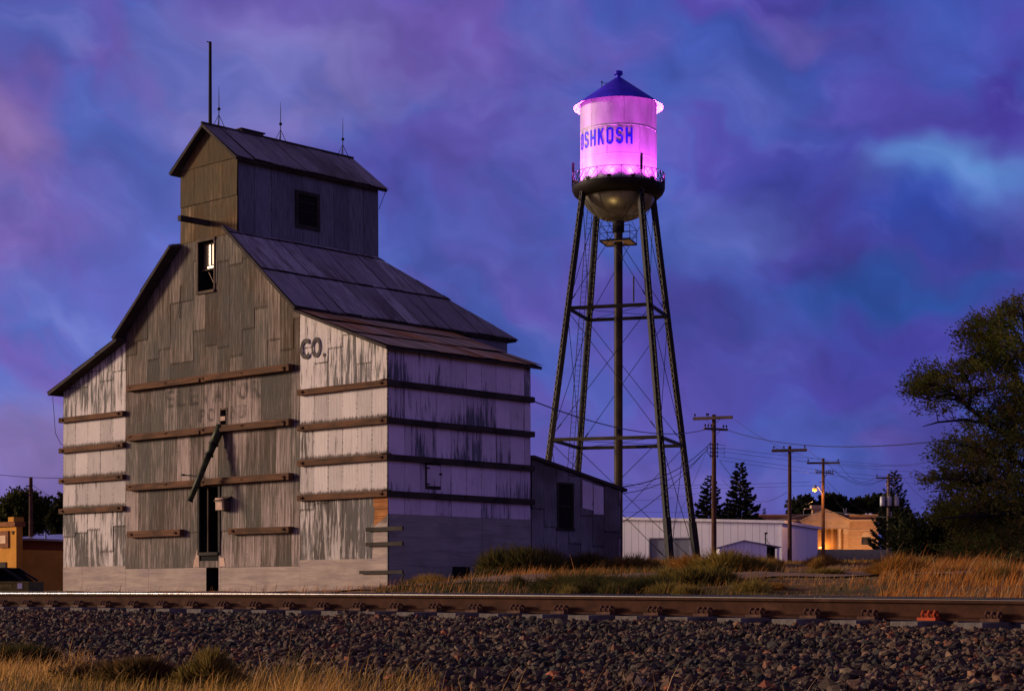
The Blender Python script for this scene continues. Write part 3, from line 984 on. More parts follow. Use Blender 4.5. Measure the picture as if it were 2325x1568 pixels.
    # ---- beams bolted across the bins
    def beam(x0, x1, z, h=0.18, d=0.16, sag=0.0, mat='batten', two=False):
        m = MB()
        n = max(1, int((x1 - x0) / 3.2))
        for i in range(n):
            a, c2 = x0 + (x1 - x0) * i / n, x0 + (x1 - x0) * (i + 1) / n
            j = random.uniform(-.02, .02)
            m.bar((a, -.03 - d / 2, z + j * .6), (c2 - .004, -.03 - d / 2, z + j), d, h, UP)
            if two:
                m.bar((a + .1, -.04 - d, z + j - h * .2), (c2 - .2, -.04 - d, z + j - h * .2), .07, h * .55, UP)
        for k in range(max(2, int((x1 - x0) / 1.6))):
            x = x0 + .25 + (x1 - x0 - .5) * k / max(1, int((x1 - x0) / 1.6) - 1)
            m.box((x, -.05 - d, z), (.09, .03, .09))
            m.tube([(x, -.04 - d, z), (x, -.12 - d, z)], .018, 5)
        return m.build('wall_beam', M[mat], ev)
    for z in (6.36, 5.22, 4.10, 2.99):
        beam(W3 - .06, W2 + .03, z)
        beam(W1 + .04, W0 + .16, z)
        m = MB()
        m.bar((.03 + .08, -.16, z), (.03 + .08, DW + .04, z - .02), .16, .18, UP)
        for k in range(5):
            m.box((.03 + .18, .5 + k * 1.35, z), (.03, .09, .09))
        m.build('wall_beam', M['batten_dark'], ev)
        MB().slab([(-.12, -.24, z + .10), (.10, -.26, z + .12), (.24, -.06, z + .10), (.06, .02, z + .16)], .02).build('corner_flashing', M['roof_edge'], ev)
    for z in (7.2, 5.46, 3.70):
        beam(W2 + .32, -4.42, z, .22, .20, two=True)
    beam(-13.3, -10.2, 2.03, .22, .2)
    beam(-7.54, -4.42, 2.02, .20, .2)
    # ---- timbers running past the torn corner
    for z, x0, hh in ((1.92, -.86, .12), (1.46, -.86, .12), (.605, -1.15, .10)):
        MB().bar((x0, -.10, z), (.78, -.10, z), .07, hh, UP).build('corner_timber', M['batten_dark'], ev)  # shade past the corner is put into the dark timber colour
    MB().bar((.80, -.10, .56), (.70, -.12, .22), .04, .05).build('hanging_iron', M['black_iron'], ev)
    # ---- raw boards where a sheet has come away
    m = MB()
    for i in range(4):
        z0 = 2.10 + i * .22
        m.box((-.30, -.022, z0 + .105), (.66, .012, .21))
    m.poly([(-.62, -.031, 2.06), (-.02, -.031, 2.36), (-.02, -.031, 2.30), (-.62, -.031, 2.0)])
    m.build('exposed_boards', M['raw_wood'], ev)
    # ---- window in the gable
    w = MB()
    x0, x1, z0, z1 = -9.42, -8.56, 10.2, 11.88
    w.span((x0 - .08, -.07, z1), (x1 + .08, .20, z1 + .09)); w.span((x0 - .06, -.09, z0 - .09), (x1 + .06, .22, z0))
    w.span((x0 - .07, -.05, z0), (x0, .22, z1)); w.span((x1, -.05, z0), (x1 + .07, .22, z1))
    wi = w.build('window', M['old_wood'], ev)
    sash = MB()
    ys = .16
    sash.span((x0 + .02, ys, 11.02), (x1, ys + .05, 11.10)); sash.span((x0 + .02, ys, 11.80), (x1, ys + .05, z1))
    for x in (x0 + .10, (x0 + x1) / 2 + .04, x1 - .05):
        sash.span((x - .03, ys, 11.10), (x + .03, ys + .05, 11.80))
    sash.span((x0 + .02, ys - .06, 10.92), (x1, ys - .01, 10.97)); sash.span((x1 - .09, ys - .06, z0), (x1, ys - .01, 10.92))
    sash.build('sash', M['old_wood'], wi)
    gm, T = material('old window glass')
    n = T.noise(T.obj(), 1.2, 2.0)
    finish(T, (0.22, 0.195, 0.17), 0.42, 1.0, T.bump(n, 0.06, 0.02))
    MB().span((x0 + .04, ys + .018, 11.10), (x1, ys + .028, 11.80)).span((x0 + .32, ys - .04, 10.98), (x1 - .12, ys - .03, 11.05)).build('pane', gm, wi)
    MB().tube([(x0 + .34, ys, 10.86), (x0 + .46, ys - .02, 10.72), (x0 + .62, ys - .03, 10.5), (x0 + .74, ys - .02, 10.3)], .010, 5).build('dangling_cord', M['tan'], wi)
    # ---- insides seen through the openings, their shade put into a near-black colour
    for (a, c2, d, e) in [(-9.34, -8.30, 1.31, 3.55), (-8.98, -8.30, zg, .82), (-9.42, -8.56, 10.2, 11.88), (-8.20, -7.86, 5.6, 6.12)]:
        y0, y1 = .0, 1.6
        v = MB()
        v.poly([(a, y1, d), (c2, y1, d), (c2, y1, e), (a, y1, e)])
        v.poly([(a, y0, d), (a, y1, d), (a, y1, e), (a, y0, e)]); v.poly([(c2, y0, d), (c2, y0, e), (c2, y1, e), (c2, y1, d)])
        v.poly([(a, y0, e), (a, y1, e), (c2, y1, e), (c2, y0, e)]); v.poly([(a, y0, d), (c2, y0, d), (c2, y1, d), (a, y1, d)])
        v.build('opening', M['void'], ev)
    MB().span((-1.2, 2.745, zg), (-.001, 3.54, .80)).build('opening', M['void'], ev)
    # ---- doorway
    d = MB()
    d.span((-9.44, -.06, 1.25), (-9.34, .12, 3.62)); d.span((-8.30, -.06, 1.25), (-8.20, .12, 3.62))
    d.span((-9.34, -.06, 3.55), (-8.30, .12, 3.66)); d.span((-9.36, -.10, 1.24), (-8.28, .14, 1.34))
    do = d.build('doorway', M['batten_dark'], ev)
    MB().span((-9.10, .10, 1.34), (-9.05, .14, 3.55)).build('door_edge', M['old_wood'], do)
    MB().poly([(-9.70, -.045, .84), (-9.36, -.045, .84), (-9.40, -.045, 1.62), (-9.52, -.045, 1.30)]).build('patch_board', M['tan'], ev)
    MB().poly([(-8.24, -.045, .86), (-7.92, -.045, .86), (-8.0, -.045, 1.14), (-8.24, -.045, 1.16)]).build('patch_board', M['tan'], ev)
    # small boxes beside the doorway
    bx = MB().span((-8.12, -.30, 2.72), (-7.66, -.03, 3.05)).slab([(-8.16, -.36, 3.06), (-7.60, -.36, 3.06), (-7.60, -.02, 3.20), (-8.16, -.02, 3.20)], .03).build('fuse_box', M['old_wood'], ev)
    MB().span((-8.12, -.32, 3.00), (-7.68, -.305, 3.14)).span((-8.10, -.315, 2.74), (-7.74, -.303, 2.99)).build('box_cover', M['tan'], bx)
    # ---- loading spout
    s = MB()
    a, bq = Vector((-8.03, -.10, 5.62)), Vector((-8.60, -1.0, 3.02))
    k1, k2 = a.lerp(bq, .26), a.lerp(bq, .40)
    sp = MB().tube([a.lerp(bq, .02), a.lerp(bq, .13), k1], .17, 10, .15).build('loading_spout', M['spout'], ev, True)
    MB().tube([k1, k2], .135, 10, .12).tube([k2, bq], .105, 10, .095).build('spout_tube', M['spout'], sp, True)
    for pp, qq, rr in ((k2.lerp(k1, .1), k2.lerp(k1, -.1), .155), (k1.lerp(k2, .1), k1.lerp(k2, -.08), .175), (bq.lerp(a, .012), bq, .118)):
        MB().tube([pp, qq], rr, 10).build('collar', M['black_iron'], sp)
    MB().span((-8.22, -.05, 5.56), (-8.18, .1, 6.16)).span((-7.88, -.05, 5.56), (-7.84, .1, 6.16)).span((-8.18, -.05, 6.1), (-7.88, .1, 6.16)).build('hatch_frame', M['old_wood'], sp)
    MB().span((-8.17, -.06, 5.74), (-7.92, -.03, 5.88)).build('hatch_board', M['tan'], sp)
    MB().tube([(-9.66, -.06, 3.96), (-9.66, -.5, 3.97)], .02, 5).box((-9.66, -.5, 3.97), (.07, .14, .06)).build('iron_arm', M['black_iron'], ev)
    # beam out of the gable for a hoist
    MB().bar((-8.84, 0, 12.46), (-8.84, -1.25, 12.46), .17, .17).build('hoist_beam', M['batten_dark'], ev)
    # small door in the side
    hb = MB().span((.02, 1.56, 3.20), (.05, 1.60, 4.0)).span((.035, 1.56, 3.34), (.07, 1.72, 3.38)).span((.035, 1.56, 3.84), (.07, 1.72, 3.88)).span((.02, 1.6, 3.20), (.04, 2.24, 3.28)).build('side_hatch', M['batten_dark'], ev)
    MB().span((.04, 2.16, 3.66), (.075, 2.26, 3.72)).build('latch', M['batten_dark'], hb)
    # faded sign painted over the front
    gl, T = material('ghost lettering')
    n = T.noise(T.mul(T.obj(), (5, 1, 1.2)), 1.0, 5.0, 0.7)
    finish(T, (0.040, 0.036, 0.030), 0.8, alpha=T.remap(n, 0.36, 0.66, 0.04, 0.68))
    R = lambda x, z, y=-.050: Matrix.Translation((x, y, z)) @ Matrix.Rotation(rad(90), 4, 'X')
    for i, ch in enumerate('ELEVATOR'):
        text_mesh('faded_letter', ch, .60, .46, gl, ev, R(-11.30 + i * .675, 6.38, -.062), .02)
    for x, ch in ((-9.42, 'P'), (-8.90, 'O'), (-7.66, 'N'), (-7.25, 'U')):
        text_mesh('faded_letter', ch, .46, .38, gl, ev, R(x, 5.75, -.062), .02)
    for x, ch, wd in ((-4.05, 'C', .46), (-3.50, 'O', .46), (-2.95, '.', .11)):
        text_mesh('painted_letter', ch, .66 if ch != '.' else .12, wd, M['letters'], ev, R(x, 7.42, -.062), .035)
    # loose wires
    MB().tube([(W3 - .2, -.35, 7.25), (W3 - .18, -.3, 6.6), (W3 - .10, -.3, 5.9), (W3 + .02, -.15, 5.5), (W3 + .05, -.05, 5.45)], .010, 4).build('loose_wire', M['black_iron'], ev)
    MB().tube([(-7.05, CD + .15, 14.32), (C0, CD + .05, 13.7)], .012, 4).build('stay_wire', M['black_iron'], ev)
    MB().tube([(-10.42, -.05, 10.55), (-10.44, -.05, 9.9), (-10.5, -.05, 9.6), (-10.44, -.05, 9.4)], .012, 4).build('loose_wire', M['black_iron'], ev)
    return ev
ELEV = build_elevator()

def build_shed():
    """lean-to behind the elevator"""
    sh = thing('storage_shed', 'low dark metal shed with a sloping roof leaning on the back of the elevator', 'shed', E0, E_ANG)
    y0, y1, x0, x1 = 6.47, 11.03, 0.0, -4.0
    z0, z1, zg = 4.42, 3.56, .9
    b = MB()
    b.poly([(x0, y0, zg), (x0, y1, zg), (x0, y1, z1), (x0, y0, z0)]); b.poly([(x0, y1, zg), (x1, y1, zg), (x1, y1, z1), (x0, y1, z1)])
    b.poly([(x0, y0, zg), (x0, y0, z0), (x1, y0, z0), (x1, y0, zg)]); b.poly([(x1, y0, zg), (x1, y0, z0), (x1, y1, z1), (x1, y1, zg)])
    b.build('wall', M['void'], sh)
    win = (7.80, 8.50, 2.15, 3.62)
    c = Clad(31)
    wl = [[(y0, zg), (y1 - .04, zg), (y1 - .04, z1), (y0, z0)]]
    c.add(minus_rect(wl, *win), (0, 0, 0), (0, 1, 0), UP, (1, 0, 0), .62, 2.4, hi=.6)
    c.build('metal_cladding', M['clad_shed'], sh)
    c = Clad(32)
    c.add([[(9.0, 2.86), (9.55, 2.80), (9.55, 3.72), (9.0, 3.82)], [(9.58, 2.66), (10.12, 2.66), (10.12, 3.62), (9.58, 3.70)]], (.03, 0, 0), (0, 1, 0), UP, (1, 0, 0), .57, 3, stagger=False, lo=.8)
    c.build('pale_sheets', M['clad_side'], sh)
    MB().box((.03, y1 - .02, 2.2), (.06, .05, 2.7)).build('corner_trim', M['clad_side'], sh)
    r = MB().slab([(x0 + .15, y0, z0 + .10), (x0 + .15, y1 + .28, z1 + .05), (x1, y1 + .28, z1 + .05), (x1, y0, z0 + .10)], .11).build('roof', M['roof_edge'], sh)
    f = MB()
    f.span((-.04, win[0] - .07, win[2] - .06), (.06, win[0], win[3] + .06)); f.span((-.04, win[1], win[2] - .06), (.06, win[1] + .07, win[3] + .06))
    f.span((-.04, win[0], win[3]), (.06, win[1], win[3] + .07)); f.span((-.05, win[0] - .1, win[2] - .08), (.09, win[1] + .1, win[2]))
    f.span((-.05, win[0], 2.86), (.02, win[1], 2.93)); f.span((-.05, win[0] + .42, win[2]), (.0, win[0] + .46, win[3]))
    wo = f.build('window', M['batten_dark'], sh)
    gm, T = material('dusty broken glass')
    finish(T, T.mix(T.remap(T.noise(T.obj(), 4.0, 3.0), .4, .6), (.10, .10, .11), (.03, .03, .035)), .12, 0.0, spec=.7)
    MB().poly([(-.03, win[0] + .12, 2.93), (-.03, win[0] + .38, 2.93), (-.03, win[0] + .38, 3.45), (-.03, win[0] + .12, 3.25)]).poly([(-.035, win[0] + .10, 2.2), (-.035, win[0] + .40, 2.2), (-.035, win[0] + .40, 2.84), (-.035, win[0] + .14, 2.84)]).build('pane', gm, wo)
build_shed()

# ------------------------------------------------------------------ railway track
def build_track():
    L0, L1 = -22.0, 40.0
    prof = [(-.070, 0), (-.070, .012), (-.045, .020), (-.012, .030), (-.0085, .055), (-.0085, .125), (-.012, .135), (-.036, .146), (-.038, .170), (-.0365, .177), (-.031, .1835), (-.024, .186),
            (.030, .186), (.038, .178), (.036, .146), (.012, .135), (.0085, .125), (.0085, .055), (.012, .030), (.045, .020), (.070, .012), (.070, 0)]
    m1, T = material('rusty rail side')
    o = T.obj()
    n = T.noise(T.mul(o, (1.2, 9, 9)), 1.0, 5.0, 0.65)
    c = T.mix(T.remap(n, .3, .7), (.060, .026, .015), (.034, .016, .010))
    c = T.mix(T.math('MULTIPLY', T.remap(T.noise(o, 2.5, 4.0), .62, .74), .5), c, (.11, .058, .036))
    finish(T, c, .85, .0, T.bump(n, .25, .01), spec=.05)
    m2, T = material('polished rail head')
    n = T.noise(T.mul(T.obj(), (.6, 60, 1)), 1.0, 3.0)
    finish(T, T.mix(T.remap(n, .3, .7), (.13, .12, .12), (.085, .08, .08)), T.remap(n, .3, .7, .24, .42), 1.0)
    def rail(w, label):
        ss = np.arange(L0, L1 + .4, .5)
        v, f, mi = [], [], []
        k = len(prof)
        for s in ss:
            for (a, z) in prof:
                p = K(s, w + a, z - .186 + float(rail_z(s)))
                v.append(p)
        b = MB()
        b.v = [tuple(p) for p in v]
        for i in range(len(ss) - 1):
            for j in range(k - 1):
                b.f.append([i * k + j, (i + 1) * k + j, (i + 1) * k + j + 1, i * k + j + 1])
                b.mi.append(1 if j in (8, 9, 10, 11) else 0)
                b.uv.append(None)
        o = b.build('rail', [m1, m2])
        return tag(o, label, 'rail', 'rails of the track')
    rail(0.0, 'rusty steel rail with a bright polished top, the one beside the crushed stones')
    rail(1.505, 'rusty steel rail with polished top, the one towards the grain elevator')
    tm = mat_plain('weathered grey tie', (.14, .12, .105), .9, 0, .3, 5.0, .5)
    cm = M['rust']
    cr = mat_plain('orange painted clip', (.34, .055, .018), .7)
    def tie_mesh():
        b = MB()
        c, d = .125, .21
        pts = [(-c, 0), (c, 0), (c, -d), (-c, -d)]
        # slightly worn beam
        b.box((0, .75, -d / 2 - .004), (.25, 2.55, d))
        return b
    def clip_mesh(mat):
        b = MB()
        for sx in (-.055, .0, .055):
            pts = [(sx, -.10, .015), (sx, -.125, .05), (sx, -.10, .075), (sx, -.06, .070), (sx, -.045, .035)]
            b.tube(pts, .0125, 6)
        b.box((0, -.105, .012), (.17, .09, .025))
        return b
    def make_tie(label, mat):
        t = thing('railway_tie', label, 'railway tie', (0, 0, 0), K_ANG, 'ties under the track')
        tie_mesh().build('tie_beam', tm, t)
        clip_mesh(mat).build('rail_clip', mat, t)
        c2 = clip_mesh(mat).build('rail_clip', mat, t)
        c2.location = (0, 1.505, 0)
        return t
    LAB = 'grey railway tie with a rusty rail clip, half buried in crushed stones'
    proto = make_tie(LAB, cm)
    red = make_tie('railway tie whose rail clip is painted bright orange red', cr)
    s_first, step = 0.20, 14.35 / 25
    n = 0
    for i in range(-6, 34):
        s = s_first + i * step
        z = float(rail_z(s)) - .186
        p = K(s, 0, z)
        if i in (24,):
            red.location = p
            continue
        if n == 0:
            proto.location = p
        else:
            dup(proto, p, K_ANG + random.uniform(-.012, .012), LAB)
        n += 1
build_track()

# ------------------------------------------------------------------ water tower
def build_tower():
    cx, D = (1404 - CXP) / FPX * 144.0, 144.0
    base = Vector((cx, D, 0))
    wt = thing('water_tower', 'tall steel water tower on four lattice legs with its tank lit magenta from below', 'water tower', base)
    zb = 2.0
    rho = lambda z: 3.22 + (32.0 - z) * 0.1463
    angs = [208, -62, 28, 118]
    U = [Vector((math.cos(rad(a)), math.sin(rad(a)), 0)) for a in angs]
    node = lambda i, z: U[i] * rho(z) + UP * z
    # legs: two channels joined by zigzag lacing
    for i in range(4):
        lp, lq = node(i, zb - .3), node(i, 32.2)
        ax = (lq - lp).normalized()
        e2 = U[i]
        e1 = ax.cross(e2).normalized()
        e2 = e1.cross(ax).normalized()
        g, wd = .20, .34
        b = MB()
        for sg in (-1, 1):
            o = e1 * (g * sg)
            b.bar(lp + o, lq + o, .035, wd, e2)
            for s2 in (-1, 1):
                o2 = e1 * ((g - .045) * sg) + e2 * (wd / 2 * s2)
                b.bar(lp + o2, lq + o2, .10, .025, e2)
        leg = b.build('leg', M['black_iron'], wt)
        L = (lq - lp).length
        la = MB()
        n = int(L / .42)
        for s2 in (-1, 1):
            for k in range(n):
                a = lp + ax * (L * k / n) + e2 * ((wd / 2 + .015) * s2)
                c = lp + ax * (L * (k + 1) / n) + e2 * ((wd / 2 + .015) * s2)
                sg = 1 if (k % 2) else -1
                la.bar(a + e1 * (g * sg), c - e1 * (g * sg), .06, .014, e2)
        la.build('lacing', M['lattice'], leg)
        ft = MB()
        ft.bar(lp, lp + ax * (6.0 - zb), .52, .44, e1)
        ft.build('leg_casing', M['black_iron'], leg)
    # ring struts, sway rods, rod rings
    zs = [zb, 11.9, 22.3, 31.6]
    for z in zs[1:3]:
        for i, j in ((0, 1), (1, 2), (2, 3), (3, 0)):
            MB().bar(node(i, z), node(j, z), .13, .27).bar(node(i, z) + UP * .0, node(j, z), .24, .05).build('strut', M['dark_steel'], wt)
    for k in range(3):
        z0, z1 = zs[k] + .25, zs[k + 1] - .2
        for i, j in ((0, 1), (1, 2), (2, 3), (3, 0)):
            b = MB()
            for a, c in ((i, j), (j, i)):
                p, q = node(a, z0), node(c, z1)
                b.tube([p, q], .026, 5)
                t = p.lerp(q, .06)
                b.tube([t, p.lerp(q, .10)], .05, 6)
            b.build('sway_rods', M['black_iron'], wt)
    # inner tie rods at each ring
    for z in zs[1:3]:
        b = MB()
        b.tube([node(0, z), node(2, z)], .02, 4).tube([node(1, z), node(3, z)], .02, 4)
        b.build('tie_rods', M['black_iron'], wt)
    MB().tube([node(1, 22.5) + Vector((-1.2, .3, 0)), node(1, 22.5) + Vector((-1.2, .3, 2.0))], .06, 6).build('standpipe', M['black_iron'], wt)
    # riser
    r = MB().lathe([(.345, zb - .5), (.345, 29.0)], 28).build('riser_pipe', mat_plain('brown riser paint', (.018, .011, .009), .55, 0.0, .4, .8), wt, True)
    MB().lathe([(.345, 28.7), (.47, 28.7), (.47, 30.0)], 28).build('expansion_joint', M['dark_steel'], r, True)
    # ladder beside the back left leg
    b = MB()
    off = Vector((-.72, -.1, 0))
    for dx in (-.2, .2):
        b.tube([node(3, zb) + off + Vector((dx, 0, 0)), node(3, 31.5) + off * .8 + Vector((dx, 0, 0))], .03, 5)
    for k in range(70):
        t = (k + .5) / 70
        p = (node(3, zb) + off).lerp(node(3, 31.5) + off * .8, t)
        b.bar(p - Vector((.2, 0, 0)), p + Vector((.2, 0, 0)), .025, .025)
    for k in range(8):
        t = (k + .5) / 8
        p = (node(3, zb) + off).lerp(node(3, 31.5) + off * .8, t)
        b.bar(p, p + Vector((.6, .1, 0)), .03, .03)
    b.build('ladder', M['dark_steel'], wt)
    # valve platform round the riser
    a = rad(-17)
    pe1, pe2 = Vector((math.cos(a), math.sin(a), 0)), Vector((-math.sin(a), math.cos(a), 0))
    pz, hw = 27.9, 1.22
    cr = [pe1 * (hw * sx) + pe2 * (hw * sy) for sx, sy in ((-1, -1), (1, -1), (1, 1), (-1, 1))]
    b = MB()
    for k in range(9):
        y = -hw + (k + .5) * 2 * hw / 9
        if abs(y) < .4:
            b.bar(pe1 * -hw + pe2 * y + UP * pz, pe1 * -.40 + pe2 * y + UP * pz, .24, .04)
            b.bar(pe1 * .40 + pe2 * y + UP * pz, pe1 * hw + pe2 * y + UP * pz, .24, .04)
        else:
            b.bar(pe1 * -hw + pe2 * y + UP * pz, pe1 * hw + pe2 * y + UP * pz, .26, .04)
    pf = b.build('platform', M['tan'], wt)
    b = MB()
    for k in range(4):
        p, q = cr[k], cr[(k + 1) % 4]
        b.bar(p + UP * (pz - .03), q + UP * (pz - .03), .07, .12)
        b.tube([p + UP * pz, p + UP * (pz + 1.1)], .028, 5)
        for h in (.55, 1.1):
            b.tube([p + UP * (pz + h), q + UP * (pz + h)], .022, 5)
        b.tube([p + UP * (pz + 1.1), p * .55 + UP * (pz + 2.3)], .02, 4)
    b.build('platform_rail', M['black_iron'], pf)
    # tank
    R = 3.045
    tm, T = material('white tank paint')
    o = T.obj()
    n = T.noise(T.mul(o, (1, 1, .35)), 1.1, 5.0, .6)
    c = T.mix(T.remap(n, .35, .7), (.43, .41, .42), (.33, .30, .32))
    ox, oy, oz = T.xyz(o)[:3]
    finish(T, c, .42, 0, T.bump(n, .05, .02))
    prof = [(R, 32.2)]
    tank = MB().lathe([(R, 32.2), (R, 33.4), (R, 34.25), (R, 34.30), (R, 36.50), (R, 36.55), (R, 38.93)], 96).build('tank', tm, wt, True)
    sm_ = MB()
    for z in (34.3, 36.55):
        sm_.lathe([(R, z - .03), (R + .010, z - .022), (R + .010, z + .022), (R, z + .03)], 96)
    for k in range(7):
        a = rad(-90 + 30 + k * 51.4)
        sm_.box((math.cos(a) * (R + .004), math.sin(a) * (R + .004), 35.4), (.03, .05, 2.2), (Vector((math.cos(a), math.sin(a), 0)), Vector((-math.sin(a), math.cos(a), 0)), UP))
        a += .45
        sm_.box((math.cos(a) * (R + .004), math.sin(a) * (R + .004), 37.7), (.03, .05, 2.2), (Vector((math.cos(a), math.sin(a), 0)), Vector((-math.sin(a), math.cos(a), 0)), UP))
    sm_.build('plate_seams', tm, tank)
    blue = mat_plain('blue roof paint', (.045, .022, .62), .45, 0, .2, .8, .05)
    roof = MB().lathe([(3.60, 38.60), (3.58, 38.625), (.30, 40.98), (.0, 41.05)], 72).build('tank_roof', blue, wt, True)
    MB().lathe([(R - .02, 38.86), (3.598, 38.595)], 72).build('eave', tm, roof, True)
    MB().lathe([(.19, 40.85), (.19, 41.25), (.35, 41.27), (.35, 41.50), (.30, 41.54), (0, 41.56)], 20).build('roof_vent', blue, roof)
    b = MB()
    q0 = Vector((-1.35, -.55, 39.95))
    b.tube([q0, q0 + UP * .62], .03, 5).tube([q0 + UP * .5, q0 + Vector((.75, .2, .55))], .025, 5).tube([q0 + Vector((.75, .2, .55)), q0 + Vector((.55, .15, .2))], .025, 5).box(q0 + UP * .6, (.12, .08, .1))
    b.build('roof_hatch_arm', M['black_iron'], roof)
    # name round the tank, in block letters bent to the wall
    LT = mat_plain('blue sign paint', (.020, .012, .55), .5, 0, .15, 1.0, .02)
    w, t = 1.0, .30
    def strokes(ch):
        c = .30
        if ch == 'O':
            return [[(c, 0), (w - c, 0), (w - c, t), (c + .04, t)], [(c, 2 - t), (w - c, 2 - t), (w - c, 2), (c, 2)], [(0, c), (t, c), (t, 2 - c), (0, 2 - c)], [(w - t, c), (w, c), (w, 2 - c), (w - t, 2 - c)],
                    [(0, c), (c, 0), (c, t), (t, c)], [(w - c, 0), (w, c), (w - t, c), (w - c, t)], [(0, 2 - c), (t, 2 - c), (c, 2 - t), (c, 2)], [(w - t, 2 - c), (w, 2 - c), (w - c, 2), (w - c, 2 - t)]]
        if ch == 'S':
            return [[(c, 0), (w - c, 0), (w - c, t), (c, t)], [(c, 2 - t), (w - c, 2 - t), (w - c, 2), (c, 2)], [(c, 1 - t / 2), (w - c, 1 - t / 2), (w - c, 1 + t / 2), (c, 1 + t / 2)],
                    [(0, 1 + c * .6), (t, 1 + c * .6), (t, 2 - c), (0, 2 - c)], [(w - t, c), (w, c), (w, 1 - c * .6), (w - t, 1 - c * .6)],
                    [(0, c), (c, 0), (c, t), (t, c)], [(0, c), (t, c), (t, .52), (0, .52)], [(w - c, 0), (w, c), (w - t, c), (w - c, t)], [(0, 2 - c), (t, 2 - c), (c, 2 - t), (c, 2)],
                    [(w - t, 2 - c), (w, 2 - c), (w - c, 2), (w - c, 2 - t)], [(w - t, 1.48), (w, 1.48), (w, 2 - c), (w - t, 2 - c)],
                    [(0, 1 + c * .6), (c, 1 - t / 2), (c, 1 + t / 2), (t, 1 + c * .6)], [(w - c, 1 - t / 2), (w - t, 1 - c * .6), (w, 1 - c * .6), (w - c, 1 + t / 2)]]
        if ch == 'H':
            return [[(0, 0), (t, 0), (t, 2), (0, 2)], [(w - t, 0), (w, 0), (w, 2), (w - t, 2)], [(t, 1 - t / 2), (w - t, 1 - t / 2), (w - t, 1 + t / 2), (t, 1 + t / 2)]]
        return [[(0, 0), (t, 0), (t, 2), (0, 2)], [(t, .72), (w, 2), (w - t, 2), (t, 1.24)], [(t + .10, 1.02), (w - t, 0), (w, 0), (t + .30, 1.30)]]
    a_beg, pitch, lw = -78.0, 14.25, 10.4
    for i, ch in enumerate('OSHKOSH'):
        m = MB()
        for st in strokes(ch):
            xs = [p[0] for p in st]
            p = st
            n = 4
            # cut into slices along x so that the letter follows the curve
            x0, x1 = min(xs), max(xs)
            for k in range(n):
                a0, a1 = x0 + (x1 - x0) * k / n, x0 + (x1 - x0) * (k + 1) / n
                q = clip(st, 0, a0, False)
                q = clip(q, 0, a1, True) if q else q
                if not q:
                    continue
                out, inn = [], []
                for (x, y) in q:
                    th = rad(-90 + a_beg + i * pitch + x * lw)
                    z = 35.02 + y / 2 * 1.30
                    out.append((math.cos(th) * (R + .026), math.sin(th) * (R + .026), z))
                m.poly(out)
        m.build('painted_letter', LT, tank)
    # balcony
    blk = M['black_iron']
    bal = MB().lathe([(R, 32.30), (3.70, 32.30), (3.72, 32.24), (3.70, 32.02), (3.55, 31.70), (3.18, 31.35), (R - .06, 31.35)], 72).build('balcony', mat_plain('dark red brown balcony paint', (.007, .0035, .003), .6, 0, .3, 1.0), wt, True)
    for z, r_ in ((33.22, .030), (32.36, .022)):
        pts = [Vector((math.cos(2 * math.pi * k / 72) * 3.70, math.sin(2 * math.pi * k / 72) * 3.70, z)) for k in range(73)]
        MB().tube(pts, r_, 5).build('handrail', blk, bal)
    b = MB()
    nn = 36
    pt = lambda k, z: Vector((math.cos(2 * math.pi * k / nn) * 3.70, math.sin(2 * math.pi * k / nn) * 3.70, z))
    for k in range(nn):
        b.bar(pt(k, 32.38), pt(k + 1, 33.2), .06, .014)
        b.bar(pt(k, 33.2), pt(k + 1, 32.38), .06, .014)
        if k % 3 == 0:
            b.bar(pt(k, 32.3), pt(k, 33.22), .05, .05)
    b.build('railing_lattice', blk, bal)
    # aerials on the handrail
    for a, h0, h1 in ((-90 + 25.5, 32.6, 34.15), (-90 - 78, 32.9, 34.0)):
        p = Vector((math.cos(rad(a)) * 3.72, math.sin(rad(a)) * 3.72, 0))
        MB().box(p + UP * ((h0 + h1) / 2 + .2), (.20, .14, h1 - h0 - .3)).tube([p + UP * 32.3, p + UP * h1], .03, 5).build('aerial', M['dark_steel'], bal)
    # floodlights round the balcony, shining up the tank
    lm = mat_emit('lit floodlight glass', (1.0, .35, .95), 6.0)
    for k in range(12):
        a = rad(-90 - 45 + 30 * k)
        u = Vector((math.cos(a), math.sin(a), 0))
        tn = Vector((-u.y, u.x, 0))
        q = u * 3.60 + UP * 32.46
        aim = (u * (R - .1) + UP * 35.2 - q).normalized()
        side = aim.cross(tn)
        f = MB().box(q, (.30, .16, .20), (tn, side, aim)).bar(q - UP * .2, q, .05, .05).build('floodlight', blk, bal)
        MB().box(q + aim * .107, (.26, .13, .01), (tn, side, aim)).build('lamp_glass', lm, f)
        ld = bpy.data.lights.new('floodlight_lamp', 'SPOT')
        ld.energy = FLOOD
        ld.use_nodes = True
        LT2 = NT(ld.node_tree)
        fo = LT2.n('ShaderNodeLightFalloff', {'Strength': 1.0, 'Smooth': 0.0})
        em = LT2.n('ShaderNodeEmission', {'Color': (1.0, 1.0, 1.0, 1.0), 'Strength': LT2.math('ADD', LT2.math('MULTIPLY', fo.outputs['Constant'], .85), LT2.math('MULTIPLY', fo.outputs['Quadratic'], 1.3))})
        LT2.n('ShaderNodeOutputLight', {'Surface': em.outputs[0]})
        ld.color = (.86, .085, 1.0)
        ld.spot_size = rad(165)
        ld.spot_blend = 1.0
        ld.shadow_soft_size = .08
        lo = bpy.data.objects.new('floodlight_lamp', ld)
        COL.objects.link(lo)
        lo.parent = wt
        lo.location = q + aim * .16
        lo.rotation_euler = (-aim).to_track_quat('Z', 'Y').to_euler()
    # bowl
    bm, T = material('aluminium bowl paint')
    n = T.noise(T.obj(), 1.2, 4.0, .6)
    finish(T, T.mix(T.remap(n, .3, .7), (.26, .24, .20), (.15, .14, .12)), .34, .7, T.bump(n, .25, .08))
